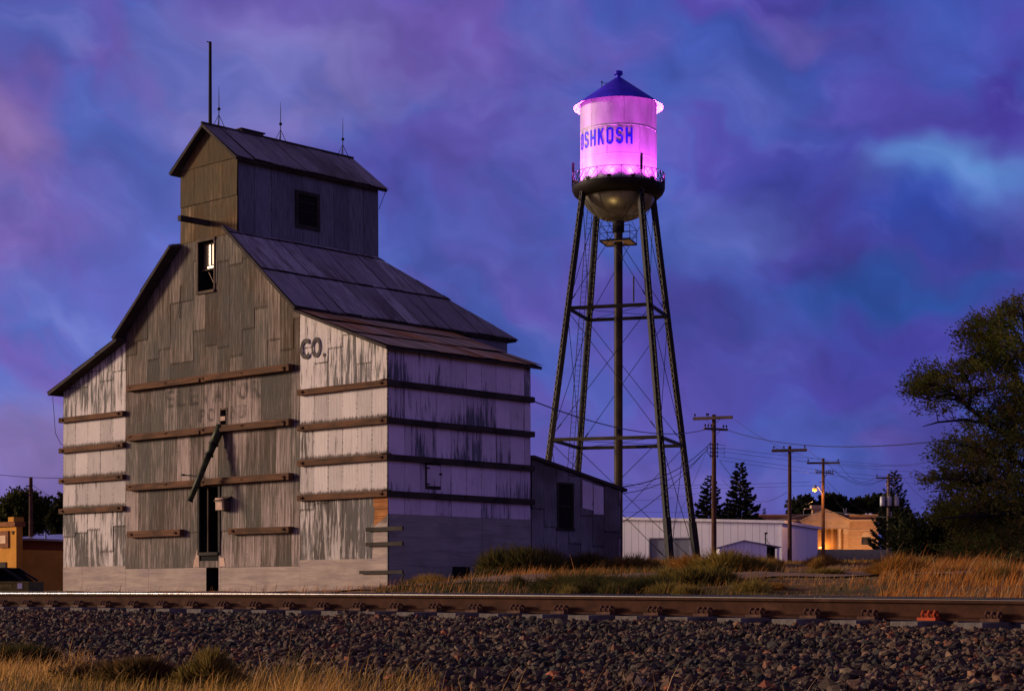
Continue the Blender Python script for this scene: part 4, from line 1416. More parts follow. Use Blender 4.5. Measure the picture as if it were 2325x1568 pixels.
    pr = []
    for k in range(14):
        th = rad(90 * k / 13)
        pr.append((max(.40, 2.98 * math.cos(th)), 31.9 - 2.35 * math.sin(th)))
    bowl = MB().lathe(pr[::-1], 72).build('bowl', bm, wt, True)
    sg = MB()
    for k in range(8):
        a = rad(k * 45 + 10)
        pts = [Vector((math.cos(a) * (r_ + .01), math.sin(a) * (r_ + .01), z - .008)) for r_, z in pr if r_ > .5]
        sg.tube(pts, .02, 4)
    sg.build('bowl_seams', bm, bowl)
    return wt
FLOOD = 330.0
TOWER = build_tower()

# yard lamp behind the elevator, whose sodium light catches the bowl and the back legs of the tower
def build_yard_lamp():
    p = Vector((.2, 131.0, float(ground_z(.2, 131.0))))
    t = thing('yard_lamp', 'tall steel yard lamp standing behind the grain elevator', 'street lamp', p)
    h = 7.5
    MB().tube([(0, 0, -.2), (0, 0, h)], .09, 8, .06).build('pole', M['dark_steel'], t)
    MB().bar((0, 0, h), (.9, .5, h + .2), .06, .06).build('arm', M['dark_steel'], t)
    MB().lathe([(.05, .0), (.2, .05), (.22, .16), (.08, .26), (0, .28)], 14, (.9, .5, h + .1)).build('lamp_head', mat_emit('sodium lamp glass', (1.0, .55, .12), 20), t, True)
    ld = bpy.data.lights.new('yard_lamp_light', 'SPOT')
    ld.energy = 4200
    ld.spot_size = rad(95)
    ld.spot_blend = .6
    ld.color = (1.0, .66, .25)
    ld.shadow_soft_size = .25
    lo = bpy.data.objects.new('yard_lamp_light', ld)
    COL.objects.link(lo)
    lo.location = p + Vector((1.4, .8, h + .6))
    lo.rotation_euler = (lo.location - Vector((8.5, 146.0, 19.0))).to_track_quat('Z', 'Y').to_euler()
build_yard_lamp()

# ------------------------------------------------------------------ poles and wires
M['pole_wood'] = mat_wood('tarred pole wood', (.13, .060, .035), (.06, .030, .020), 'z', .5)
M['insul'] = mat_plain('brown insulator glaze', (.03, .02, .018), .3)
M['galv'] = mat_plain('grey galvanised steel', (.30, .30, .33), .5, .3)
def wpole(label, x, ytop, D, arms, r=.17, extra=None, lean=0.0, mat='pole_wood'):
    X = (x - CXP) / FPX * D
    zg = float(ground_z(X, D))
    zt = (HYP - ytop) / FPX * D
    t = thing('utility_pole', label, 'utility pole', (X, D, zg), 0, 'wooden utility poles')
    H = zt - zg
    MB().tube([(0, 0, -.4), (0, 0, H)], r, 10, r * .72).build('pole', M[mat], t)
    for (dz, half, ang, thick, ins, brace, shift) in arms:
        u = Vector((math.cos(ang), math.sin(ang), 0))
        nn = Vector((-u.y, u.x, 0))
        z = H - dz
        c = nn * -(r * .8 + thick / 2) + u * shift
        a = MB().bar(c - u * half + UP * z, c + u * half + UP * z, thick, thick * 1.15)
        for sg in ((-1, 1) if brace else ()):
            a.bar(c + u * (brace * sg) + UP * (z - .05), c - u * shift + UP * (z - brace * .95), .045, .02)
        ar = a.build('crossarm', M['old_wood'], t)
        for q in ins:
            p = c + u * q + UP * (z + thick * .55)
            MB().tube([p, p + UP * .10], .02, 5).lathe([(.025, .09), (.07, .10), (.045, .14), (.075, .17), (.05, .22), (0, .25)], 8, tuple(p)).build('insulator', M['insul'], ar)
    if extra:
        extra(t, H)
    return t, X, zg, H

def p1_extra(t, H):
    for sx in (-1, 1):
        b = MB()
        for k in range(4):
            z = H - 1.98 - k * .26
            b.tube([(sx * .15, -.05, z), (sx * .30, -.05, z)], .03, 5)
            b.lathe([(0, -.05), (.05, -.04), (.06, 0), (.05, .04), (0, .05)], 8, (sx * .22, -.05, z))
        b.bar((sx * .24, -.05, H - 2.9), (sx * .24, -.05, H - 1.85), .03, .03)
        b.build('insulator_rack', M['insul'], t)
    b = MB()
    for k in range(3):
        z = H - 2.0 - k * .28
        b.tube([(.3, -.05, z), (.75, -.05, z - .04), (.65, -.05, z - .3)], .014, 4)
    b.tube([(-.46, -.08, H - 2.15), (-.46, -.08, H - 2.5), (-.32, -.08, H - 2.68), (-.18, -.08, H - 2.7)], .022, 5)
    b.build('jumper_wires', M['black_iron'], t)
A = math.atan2(-.42, .9)
P1 = wpole('tall wooden utility pole with two crossed arms beside the white metal building', 1621, 941, 120.0,
           [(.24, 1.36, -.42, .17, (-1.25, -.42, -.33), .55, 0), (.98, .95, .50, .13, (-.85, -.60, -.36, .62, .86), .40, 0)], .185, p1_extra)
P2 = wpole('wooden utility pole with one doubled crossarm in front of the white metal building', 1793, 1012, 140.0,
           [(.33, 1.36, -.30, .15, (-1.2, -.42, 1.2), .45, 0), (.40, 1.36, -.30, .12, (), 0, 0)], .18)
def p3_extra(t, H):
    b = MB()
    for k in range(9):
        x = -.65 + k * .17
        if abs(x) > .1:
            b.tube([(x, -.25 + .1 * math.sin(k * 2.), H - 1.25 - .1 * math.sin(k * 3.1)), (x, -.25, H - 1.02 + .06 * math.cos(k))], .045, 6)
    b.tube([(-.6, -.25, H - 1.22), (-.15, -.22, H - 1.18)], .04, 5).tube([(.1, -.22, H - 1.2), (.85, -.25, H - 1.32)], .06, 6).bar((0, -.2, H - 1.7), (.28, -.22, H - 1.3), .06, .06)
    b.build('switch_gear', M['insul'], t)
    MB().bar((0, -.15, H - 1.98), (-.36, -.2, H - 2.0), .04, .06).build('bracket', M['insul'], t)
    arm = MB().tube([(-.1, -.1, H - 2.9), (-.5, -.6, H - 2.45), (-.86, -.9, H - 2.28)], .035, 6).build('lamp_arm', M['galv'], t)
    hd = MB().lathe([(.0, .26), (.07, .24), (.09, .05), (.17, .0), (.20, -.05)], 14, (-.86, -.9, H - 2.5)).build('lamp_head', M['galv'], arm, True)
    MB().lathe([(.185, -.05), (.20, -.15), (.165, -.27), (.0, -.30)], 16, (-.86, -.9, H - 2.5)).build('lamp_globe', mat_emit('burning street lamp glass', (1.0, .34, .035), 2.0), arm, True)
    ld = bpy.data.lights.new('street_lamp_light', 'POINT')
    ld.energy = 420
    ld.color = (1.0, .45, .10)
    ld.shadow_soft_size = .15
    lo = bpy.data.objects.new('street_lamp_light', ld)
    COL.objects.link(lo)
    lo.parent = t
    lo.location = (-.86, -.9, H - 2.98)
P3 = wpole('dark wooden utility pole carrying a glowing orange street lamp', 1869, 1040, 150.0,
           [(.40, 1.36, -.08, .14, (-1.25, 1.22), .40, 0)], .165, p3_extra)
def p4_extra(t, H):
    for k, x in enumerate((-.62, .0, .66)):
        tr = MB().lathe([(.0, -.45), (.22, -.44), (.235, -.36), (.235, .38), (.20, .44), (0, .46)], 18, (x, -.42, H - 2.45)).build('transformer', M['galv'], t, True)
        MB().tube([(x + .05, -.42, H - 2.0), (x + .05, -.42, H - 1.75)], .035, 6).build('bushing', M['insul'], tr)
    MB().bar((-.75, -.2, H - 2.95), (.85, -.2, H - 2.95), .1, .12).build('transformer_beam', M['black_iron'], t)
    MB().bar((0, -.15, H - 1.2), (-.3, -.3, H - .9), .06, .1).bar((.1, -.2, H - 1.15), (.55, -.2, H - 1.1), .05, .04).build('cutout_switch', M['tan'], t)
    MB().tube([(.24, -.05, -.3), (.24, -.05, H - 3.4)], .06, 6).build('cable_guard', M['galv'], t)
M['pole_grey'] = mat_wood('grey pole wood', (.20, .13, .10), (.11, .075, .058), 'z', .5)
P4 = wpole('utility pole with three grey transformers in front of the dark shrubs', 2017, 1077, 165.0,
           [(.32, 1.20, .03, .12, (-1.1, 1.1), .4, 0)], .17, p4_extra, 0.0, 'pole_grey')
def p5_extra(t, H):
    b = MB()
    for z in (.45, .68, .92):
        b.bar((-.22, -.1, H - z), (.0, -.1, H - z), .06, .06)
    b.build('bracket', M['insul'], t)
    MB().box((-.05, -.2, H - 4.75), (.22, .03, .15)).build('number_plate', M['galv'], t)
P5 = wpole('dark wooden pole without arms rising in front of the brown building', 70, 1083, 92.0, [], .13, p5_extra)

M['wire'] = mat_plain('black cable sheath', (.018, .018, .02), .5)
def wire(label, a, b, sag, r=.016, n=14):
    a, b = Vector(a), Vector(b)
    pts = []
    for i in range(n + 1):
        t = i / n
        p = a.lerp(b, t)
        p.z -= sag * 4 * t * (1 - t)
        pts.append(p)
    o = MB().tube(pts, r, 5).build('overhead_wire', M['wire'])
    return tag(o, label, 'wire', 'overhead wires')
wire('long cable from the elevator corner past the water tower to the tall pole', P(1205, 908, 59.6), P(1621, 969, 119.8), .75, .022)
wire('thick cable from the tall crossed pole across the sky into the big tree', P(1640, 972, 119.8), P(2420, 958, 52.0), .95, .020)
wire('thin slack wire from the end of the top crossarm of the tall crossed pole', P(1668, 952, 119.5), P(2420, 962, 62.0), 2.2, .010)
wire('upper of the two thick service cables dropping from the tall pole towards the shed', P(1614, 1004, 119.7), P(1360, 1108, 74.0), .75, .024)
wire('lower of the two thick service cables dropping from the tall pole towards the shed', P(1612, 1012, 119.7), P(1360, 1122, 74.0), .85, .018)
wire('steep service wire from the tall pole to behind the shed', P(1612, 1012, 119.7), P(1370, 1210, 90.0), .5, .020)
wire('guy wire from the tall pole down to the ground by the tower leg', P(1606, 1020, 119.6), P(1500, 1262, 121.0), .05, .012)
wire('drop wire from the tall pole into the pointed spruce', P(1634, 1046, 120.0), P(1702, 1118, 150.0), .2, .018)
wire('slack wire hanging between the spruces and the doubled arm pole', P(1640, 1088, 150.0), P(1787, 1116, 140.2), 1.25, .016)
wire('slack wire from the doubled arm pole to the street lamp', P(1799, 1122, 140.0), P(1846, 1137, 149.0), .45, .016)
wire('wire from the left end of the doubled crossarm to the lamp pole', P(1757, 1012, 139.8), P(1838, 1046, 150.0), .35, .014)
wire('wire from the doubled crossarm to the top of the lamp pole', P(1826, 1012, 139.8), P(1868, 1041, 150.0), .2, .014)
wire('upper wire sagging from the lamp pole to the transformer pole', P(1900, 1046, 150.0), P(1986, 1083, 165.0), 1.0, .014)
wire('middle wire sagging from the lamp pole to the transformer pole', P(1868, 1041, 150.0), P(2017, 1080, 165.0), 1.3, .014)
wire('lower wire sagging from the lamp pole switches to the transformer pole', P(1890, 1066, 150.0), P(2010, 1086, 165.0), .9, .014)
wire('wire running down behind the lamp pole to the courthouse roof', P(1872, 1085, 150.2), P(1992, 1165, 240.0), .8, .014)
wire('second wire running down behind the lamp pole to the courthouse roof', P(1872, 1092, 150.2), P(1936, 1165, 260.0), .8, .014)
wire('wire from the transformer crossarm down into the big tree', P(2048, 1080, 165.0), P(2160, 1170, 120.0), .5, .014)
wire('low cable crossing in front of the courthouse roof', P(1700, 1187, 160.0), P(1868, 1160, 150.0), .1, .030)
wire('twisted low cable from the lamp pole past the transformers', P(1870, 1160, 150.0), P(2160, 1188, 135.0), .0, .034)
wire('long faint wire far behind the white metal building, the upper one', P(1380, 1098, 260.0), P(1840, 1093, 250.0), .3, .022)
wire('long faint wire far behind the white metal building, the middle one', P(1380, 1104, 262.0), P(1850, 1101, 252.0), .3, .018)
wire('long faint wire far behind the white metal building, the lowest one', P(1380, 1162, 262.0), P(1720, 1162, 262.0), .0, .018)
wire('slanting faint wire behind the right leg of the water tower', P(1400, 1135, 262.0), P(1630, 1108, 262.0), .6, .018)
for i, (ya, yb) in enumerate(((1016, 1046), (1024, 1060), (1036, 1078), (1044, 1090))):
    wire('faint wire from the tall crossed pole far to the right, %s of four' % ('topmost', 'second', 'third', 'lowest')[i], P(1634, ya, 120), P(2330, yb, 330), 1.2, .012)
wire('wire crossing the sky above the left pole to the elevator', P(-60, 1070, 96.0), P(160, 1085, 96.0), .1, .014)
wire('short slack wire from the left pole towards the elevator', P(73, 1100, 92.0), P(160, 1140, 92.0), .15, .012)

# ------------------------------------------------------------------ buildings beyond
def mat_siding(name, col, rib=.30):
    m, T = material(name)
    uv = T.uv('UV')
    U = T.xyz(uv)[0]
    fr = T.math('FRACT', T.math('DIVIDE', U, rib))
    ln = T.remap(T.math('ABSOLUTE', T.math('SUBTRACT', fr, .5)), .40, .49)
    n = T.noise(T.mul(uv, (.7, .25, 1)), 1.0, 5.0, .6)
    c = T.mix(T.remap(n, .35, .7), tuple(x * .88 for x in col), col)
    c = T.mix(T.math('MULTIPLY', ln, .45), c, tuple(x * .3 for x in col))
    finish(T, c, .5, 0, T.bump(ln, -.8, .03))
    return m
M['white_siding'] = mat_siding('white ribbed steel siding', (.78, .76, .80), .62)
M['white_trim'] = mat_plain('white trim', (.74, .72, .74), .6, 0, .1)
M['grey_door'] = mat_siding('grey door panels', (.20, .21, .24), 3.0)

def build_white():
    D0 = 150.0
    C = P(1775, 1184, D0)
    d1, d2 = Vector((-.937, .35, 0)), Vector((.35, .937, 0))       # along the front to the left, along the right side
    zg = 1.4 - 1.0
    ang = math.atan2(-d1.y, -d1.x)
    t = thing('metal_building', 'long white ribbed steel building with a wide roller door and a blue grey end wall', 'building', (C.x, C.y, 0), ang)
    # local x points right along the front, local y backwards
    zc = C.z
    W, L, rise = 22.0, 15.6, .75
    b = MB()
    dx0, dx1, dz = -11.4, -7.9, (HYP - 1222) / FPX * 153.5
    for p in minus_rect([[(-W, zg), (0, zg), (0, zc), (-W, zc + rise)]], dx0, dx1, zg - 1, dz):
        b.poly([(x, 0, z) for x, z in p], list(p))
    b.poly([(0, 0, zg), (0, L, zg), (0, L, zc), (0, 0, zc)])
    b.poly([(0, L, zg), (-W, L, zg), (-W, L, zc + rise), (0, L, zc)])
    b.poly([(-W, 0, zg), (-W, 0, zc + rise), (-W, L, zc + rise), (-W, L, zg)])
    b.build('wall', M['white_siding'], t)
    r = MB().slab([(-W - .2, -.25, zc + rise + .12), (.30, -.25, zc + .10), (.30, L + .3, zc + .10), (-W - .2, L + .3, zc + rise + .12)], .22).build('roof', M['white_trim'], t)
    MB().span((.02, .0, zc - .15), (.05, L, zc - .02)).build('gutter', M['galv'], r)
    dd = MB().poly([(dx0, .12, zg), (dx1, .12, zg), (dx1, .12, dz), (dx0, .12, dz)])
    for k in range(6):
        dd.span((dx0, .10, zg + k * .62), (dx1, .118, zg + k * .62 + .03))
    do = dd.build('roller_door', M['grey_door'], t)
    MB().span((dx0 - .1, -.03, zg), (dx0, .14, dz + .1)).span((dx1, -.03, zg), (dx1 + .1, .14, dz + .1)).span((dx0, -.03, dz), (dx1, .14, dz + .1)).build('frame', M['galv'], do)
    MB().span((-.12, -.05, zg), (.04, -.005, zc)).build('corner_trim', M['white_trim'], t)
    return t
build_white()

def build_annex():
    D = 139.0
    s = D / FPX
    x0, xa, x1 = [(x - CXP) * s for x in (1633, 1689, 1741)]
    xe = (1774 - CXP) * s
    zt, ze, zr_ = (HYP - 1227) * s, (HYP - 1243) * s, (HYP - 1240) * s
    zg = 1.2
    t = thing('gabled_shed', 'small white gabled shed with a dark open porch in front of the white metal building', 'shed', (xa, D, 0), 0)
    X = lambda x: x - xa
    b = MB()
    b.poly([(X(x0), 0, zg), (X(x1), 0, zg), (X(x1), 0, ze + .18), (0, 0, zt), (X(x0), 0, ze)])
    b.poly([(X(x0), 0, zg), (X(x0), 0, ze), (X(x0), 4, ze), (X(x0), 4, zg)])
    b.poly([(X(x1), 0, zg), (X(x1), 4, zg), (X(x1), 4, ze + .18), (X(x1), 0, ze + .18)])
    b.poly([(X(x0), 4, zg), (X(x0), 4, ze), (0, 4, zt), (X(x1), 4, ze + .18), (X(x1), 4, zg)])
    b.build('wall', M['white_siding'], t)
    r = MB().slab([(X(x0) - .2, -.2, ze + .02), (0, -.2, zt + .06), (0, 4.2, zt + .06), (X(x0) - .2, 4.2, ze + .02)], .07)
    r.slab([(0, -.2, zt + .06), (X(xe), -.2, zr_ - .02), (X(xe), 4.2, zr_ - .02), (0, 4.2, zt + .06)], .07)
    r.build('roof', M['galv'], t)
    MB().poly([(X(x1) + .02, 2.6, zg), (X(xe) - .1, 2.6, zg), (X(xe) - .1, 2.6, zr_), (X(x1) + .02, 2.6, zr_)]).build('porch_back', M['void'], t)  # black sheet stands in for the shade inside the porch
    MB().span((X(xe) - .32, .0, zg), (X(xe) - .14, .16, zr_ - .1)).build('porch_post', M['white_trim'], t)
    MB().span((X(x1) + .3, .9, zg), (X(x1) + .42, 1.0, zr_ - .1)).build('porch_post', M['old_wood'], t)
    vx = (1742 - CXP) * s - xa
    MB().tube([(vx, 1.0, zr_ - .2), (vx, 1.0, (HYP - 1210) * s)], .05, 6).box((vx + .05, 1.0, (HYP - 1209) * s), (.22, .2, .14)).tube([(vx, 1.0, zr_ + .7), (vx + .4, 1.0, zr_ + .1)], .02, 4).build('vent_pipe', M['black_iron'], t)
build_annex()

M['brick'] = mat_brick('orange tan brick', (.36, .20, .10), (.30, .16, .08), (.30, .22, .15))
M['brick_dark'] = mat_brick('brown brick band', (.22, .105, .050), (.18, .085, .045), (.18, .11, .07))
M['stone'] = mat_plain('tan limestone', (.40, .27, .17), .85, 0, .15, .6)
def build_courthouse():
    D = 350.0
    s = D / FPX
    C = Vector(((1872 - CXP) * s, D, (HYP - 1246) * s))
    X = lambda x: (x - 1872) * s
    Z = lambda y: (1246 - y) * s
    t = thing('courthouse', 'tan brick courthouse with a columned portico and triangular pediment', 'building', C, 0)
    zb = -2.5
    b = MB()
    hole = (X(1956), X(1977), Z(1236), Z(1213))
    for p in minus_rect([[(X(1924), zb), (X(1994), zb), (X(1994), Z(1182)), (X(1924), Z(1182))]], *hole):
        b.poly([(x, 0, z) for x, z in p], list(p))
    b.poly([(X(1700), 0, zb), (X(1822), 0, zb), (X(1822), 0, Z(1182)), (X(1700), 0, Z(1182))])
    b.poly([(X(1822), 2.5, zb), (X(1924), 2.5, zb), (X(1924), 2.5, Z(1182)), (X(1822), 2.5, Z(1182))])
    b.poly([(X(1924), 0, zb), (X(1924), 0, Z(1182)), (X(1924), 2.5, Z(1182)), (X(1924), 2.5, zb)])
    b.poly([(X(1822), 0, zb), (X(1822), 2.5, zb), (X(1822), 2.5, Z(1182)), (X(1822), 0, Z(1182))])
    b.poly([(X(1994), 0, zb), (X(1994), 20, zb), (X(1994), 20, Z(1182)), (X(1994), 0, Z(1182))])
    b.build('wall', M['brick'], t)
    p = MB()
    p.span((X(1700), -.05, Z(1179)), (X(1994), 20, Z(1169)))
    p.build('parapet', M['brick_dark'], t)
    c = MB()
    c.span((X(1698), -.25, Z(1169)), (X(1996), 20.2, Z(1167.3)))
    c.span((X(1698), -.55, Z(1183)), (X(1820), .2, Z(1178.8))); c.span((X(1926), -.55, Z(1183)), (X(1997), .2, Z(1178.8)))
    c.span((X(1926), -.12, Z(1204)), (X(1994), -.002, Z(1202)))
    c.span((X(1926), -.10, Z(1218.4)), (X(1994), -.003, Z(1217)))
    c.build('cornice', M['stone'], t)
    pd = MB()
    y0 = -1.2
    pd.slab([(X(1818), y0, Z(1183)), (X(1926), y0, Z(1183)), (X(1872), y0, Z(1158.5))], .0 - .4)
    pdo = pd.build('pediment', M['stone'], t)
    e = MB()
    e.bar((X(1814), y0 + .3, Z(1182.5)), (X(1872), y0 + .3, Z(1157)), 1.8, .22, (0, 0, 1)).bar((X(1930), y0 + .3, Z(1182.5)), (X(1872), y0 + .3, Z(1157)), 1.8, .22, (0, 0, 1))
    e.span((X(1816), y0 - .35, Z(1185)), (X(1928), 1.5, Z(1183)))
    e.build('moulding', M['stone'], pdo)
    MB().span((X(1818), y0, Z(1199)), (X(1926), .6, Z(1185))).span((X(1818), y0 - .1, Z(1200)), (X(1926), .6, Z(1199))).build('entablature', M['stone'], t)
    for xx in (1826, 1841, 1903.5, 1918):
        r = .36 if xx in (1841, 1903.5) else .45
        if xx in (1841, 1903.5):
            col = MB().lathe([(r * 1.35, -.4), (r * 1.35, -.1), (r * 1.05, .0), (r, .2), (r * .86, Z(1206)), (r * 1.15, Z(1204)), (r * 1.3, Z(1200.2))], 20, (X(xx), y0 + .5, 0)).build('column', M['stone'], t, True)
        else:
            MB().span((X(xx) - r, y0 + .1, zb), (X(xx) + r, y0 + .9, Z(1211))).build('pier', M['brick'], t)
            MB().span((X(xx) - r * 1.1, y0 + .05, Z(1211)), (X(xx) + r * 1.1, y0 + .95, Z(1200.2))).build('pier_capital', M['stone'], t)
    # arched window
    cxw, rw = X(1966.5), X(1977) - X(1966.5)
    f = MB()
    zs = Z(1217)
    arc = [(cxw + rw * math.cos(rad(k * 15)), zs + rw * math.sin(rad(k * 15))) for k in range(13)]
    f.slab([(x, -.03, z) for x, z in arc][::-1], .02)
    wo = f.build('arched_window', M['stone'], t)
    a = MB()
    for k in range(12):
        p0, p1 = arc[k], arc[k + 1]
        a.bar((p0[0] * 1.0, -.06, p0[1]), (p1[0], -.06, p1[1]), .12, .22, (0, 1, 0))
    a.span((X(1954), -.12, Z(1237.5)), (X(1979), .05, Z(1236)))
    a.build('arch_trim', M['stone'], wo)
    gm, T = material('dark office glass')
    finish(T, T.mix(T.remap(T.noise(T.obj(), .8), .4, .6), (.02, .02, .022), (.04, .035, .03)), .12)
    g = MB().poly([(hole[0], .08, hole[2]), (hole[1], .08, hole[2]), (hole[1], .08, hole[3]), (hole[0], .08, hole[3])])
    g.build('pane', gm, wo)
    MB().span((cxw - .04, .0, hole[2]), (cxw + .04, .07, hole[3])).span((hole[0], .0, Z(1222)), (hole[1], .07, Z(1221))).build('window_bars', M['batten_dark'], wo)
    ch = MB().span((X(1855), 5, Z(1170)), (X(1876), 6.6, Z(1152))).build('chimney', M['brick'], t)
    MB().span((X(1838), 4.8, Z(1152)), (X(1880), 6.9, Z(1150.5))).span((X(1852), 4.9, Z(1150.5)), (X(1882), 6.8, Z(1143.5))).build('chimney_cap', M['stone'], ch)
    for xx, w in ((1933, 13), (1976, 8), (2001 - 15, 11)):
        MB().lathe([(w * s / 2, Z(1168)), (w * s / 2, Z(1166)), (w * s * .3, Z(1163)), (0, Z(1162))], 14, (X(xx), 4, 0)).build('roof_vent', M['white_trim'], t, True)
    MB().tube([(X(1925), 3, Z(1168)), (X(1925), 3, Z(1160)), (X(1922), 3, Z(1158)), (X(1922), 3, Z(1152))], .07, 5).tube([(X(1925), 3, Z(1160)), (X(1928), 3, Z(1158)), (X(1928), 3, Z(1152))], .07, 5).build('roof_antenna', M['galv'], t)
    MB().tube([(X(1830), 3, Z(1168)), (X(1830), 3, Z(1156))], .05, 5).build('roof_antenna', M['galv'], t)
    # lamp in the portico
    MB().box((X(1866), 1.9, .35), (.5, .18, .14)).build('portico_lamp', mat_emit('portico lamp glass', (1.0, .5, .12), 8), t)
    ld = bpy.data.lights.new('portico_light', 'POINT')
    ld.energy = 420
    ld.color = (1.0, .42, .08)
    ld.shadow_soft_size = .3
    lo = bpy.data.objects.new('portico_light', ld)
    COL.objects.link(lo); lo.parent = t
    lo.location = (X(1880), 1.2, .5)
    # lawn flood lamp in front, hidden from the track by the low building
    MB().box((X(1950), -9, -2.2), (.5, .3, .3)).build('lawn_lamp', mat_emit('lawn lamp glass', (1.0, .55, .18), 6), t)
    ld = bpy.data.lights.new('lawn_light', 'POINT')
    ld.energy = 6500
    ld.color = (1.0, .55, .22)
    ld.shadow_soft_size = .5
    lo = bpy.data.objects.new('lawn_light', ld)
    COL.objects.link(lo); lo.parent = t
    lo.location = (X(1950), -9.4, -1.7)
build_courthouse()

def build_low():
    D = 168.0
    s = D / FPX
    x0, x1 = (1840 - CXP) * s, (2080 - CXP) * s
    zt, ze, zg = (HYP - 1246) * s, (HYP - 1283.5) * s, 1.2
    t = thing('low_building', 'low building showing only its long grey shingle roof below the courthouse', 'building', ((x0 + x1) / 2, D, 0), 0)
    h = (x1 - x0) / 2
    m, T = material('grey shingle roof')
    uv = T.uv('UV')
    b = T.n('ShaderNodeTexBrick', {'Vector': uv, 'Color1': (.16, .14, .15, 1), 'Color2': (.11, .10, .11, 1), 'Mortar': (.06, .055, .06, 1), 'Scale': 1.0, 'Mortar Size': .012, 'Brick Width': .35, 'Row Height': .16})
    n = T.noise(uv, 2.2, 5.0, .7)
    finish(T, T.mix(T.remap(n, .4, .65), b.outputs[0], (.085, .078, .085)), .95, 0, T.bump(n, .5, .05))
    MB().slab([(-h, -3.0, ze), (h, -3.0, ze), (h, 1.2, zt), (-h, 1.2, zt)], .08).slab([(-h, 1.2, zt), (h, 1.2, zt), (h, 5.4, ze), (-h, 5.4, ze)], .08).build('roof', m, t)
    MB().span((-h + .3, -2.6, zg), (h - .3, 5.0, ze + .05)).build('wall', M['batten_dark'], t)
build_low()

def build_left():
    # orange stucco building cut by the picture's left edge
    D = 86.0
    s = D / FPX
    zg = float(ground_z(-25, 86)) - .3
    t = thing('stucco_building', 'orange stucco building with a brown framed panel at the left edge', 'building', ((37 - CXP) * s, D, 0), E_ANG)
    zt = (HYP - 1194) * s
    m = mat_plain('orange stucco', (.50, .22, .030), .9, 0, .12, 1.2)
    b = MB()
    b.span((-6, 0, zg), (0, .34, zt))
    b.span((-6, .34, zg), (-.6, 7, zt - 1.1))
    b.build('wall', m, t)
    tr = M['batten']
    MB().span((-6.1, -.12, zt), (.06, .46, zt + .22)).build('parapet', mat_plain('brown cornice', (.22, .085, .030), .9), t)
    MB().span((-.46, -.16, zt + .22), (.02, .4, zt + .44)).build('parapet_block', m, t)
    f = MB().span((-1.35, -.07, zt - 1.02), (-.62, -.0, zt - .20)).build('wall_panel', mat_plain('brown panel frame', (.20, .080, .035), .9), t)
    MB().span((-1.35, -.09, zt - .80), (-.82, -.071, zt - .42)).build('panel_face', mat_plain('cream panel', (.62, .42, .26), .9), f)
    MB().slab([(-.42, -.02, zt - .22), (-.28, -.02, zt - .40), (-.14, -.02, zt - .22)][::-1], .02).build('wall_ornament', tr, t)
    MB().span((-1.5, -.06, zg), (-.86, -.0, zt - 1.7)).build('door', M['batten_dark'], t)
    # brown shed with a bright metal roof edge
    D2 = 90.0
    s2 = D2 / FPX
    t2 = thing('brown_building', 'low red brown building with a bright metal roof edge beside the orange building', 'building', ((42 - CXP) * s2, D2, 0), rad(-6))
    zt2 = (HYP - 1226) * s2
    br, T = material('red brown metal siding')
    uv = T.uv('UV')
    U = T.xyz(uv)[0]
    ln = T.remap(T.math('ABSOLUTE', T.math('SUBTRACT', T.math('FRACT', T.math('DIVIDE', U, .28)), .5)), .42, .49)
    n = T.noise(T.mul(uv, (1.2, .5, 1)), 1.0, 4.0)
    finish(T, T.mix(T.math('MULTIPLY', ln, .35), T.mix(T.remap(n, .35, .7), (.19, .062, .024), (.15, .052, .024)), (.04, .015, .01)), .8)
    MB().span((0, 0, zg), (3.6, 6, zt2)).build('wall', br, t2)
    r = MB().slab([(-.2, -.35, zt2 + .12), (3.8, -.35, zt2 - .02), (3.8, 6.2, zt2 + .35), (-.2, 6.2, zt2 + .5)], .10).build('roof', mat_plain('bright roof metal', (.55, .55, .62), .3, .8, .1), t2)
    MB().tube([(1.25, .4, zt2), (1.25, .4, zt2 + .42)], .05, 6).build('roof_pipe', M['galv'], t2)
    MB().box((.42, -.03, zt2 - 1.45), (.16, .05, .24)).build('meter_box', M['white_trim'], t2)
build_left()

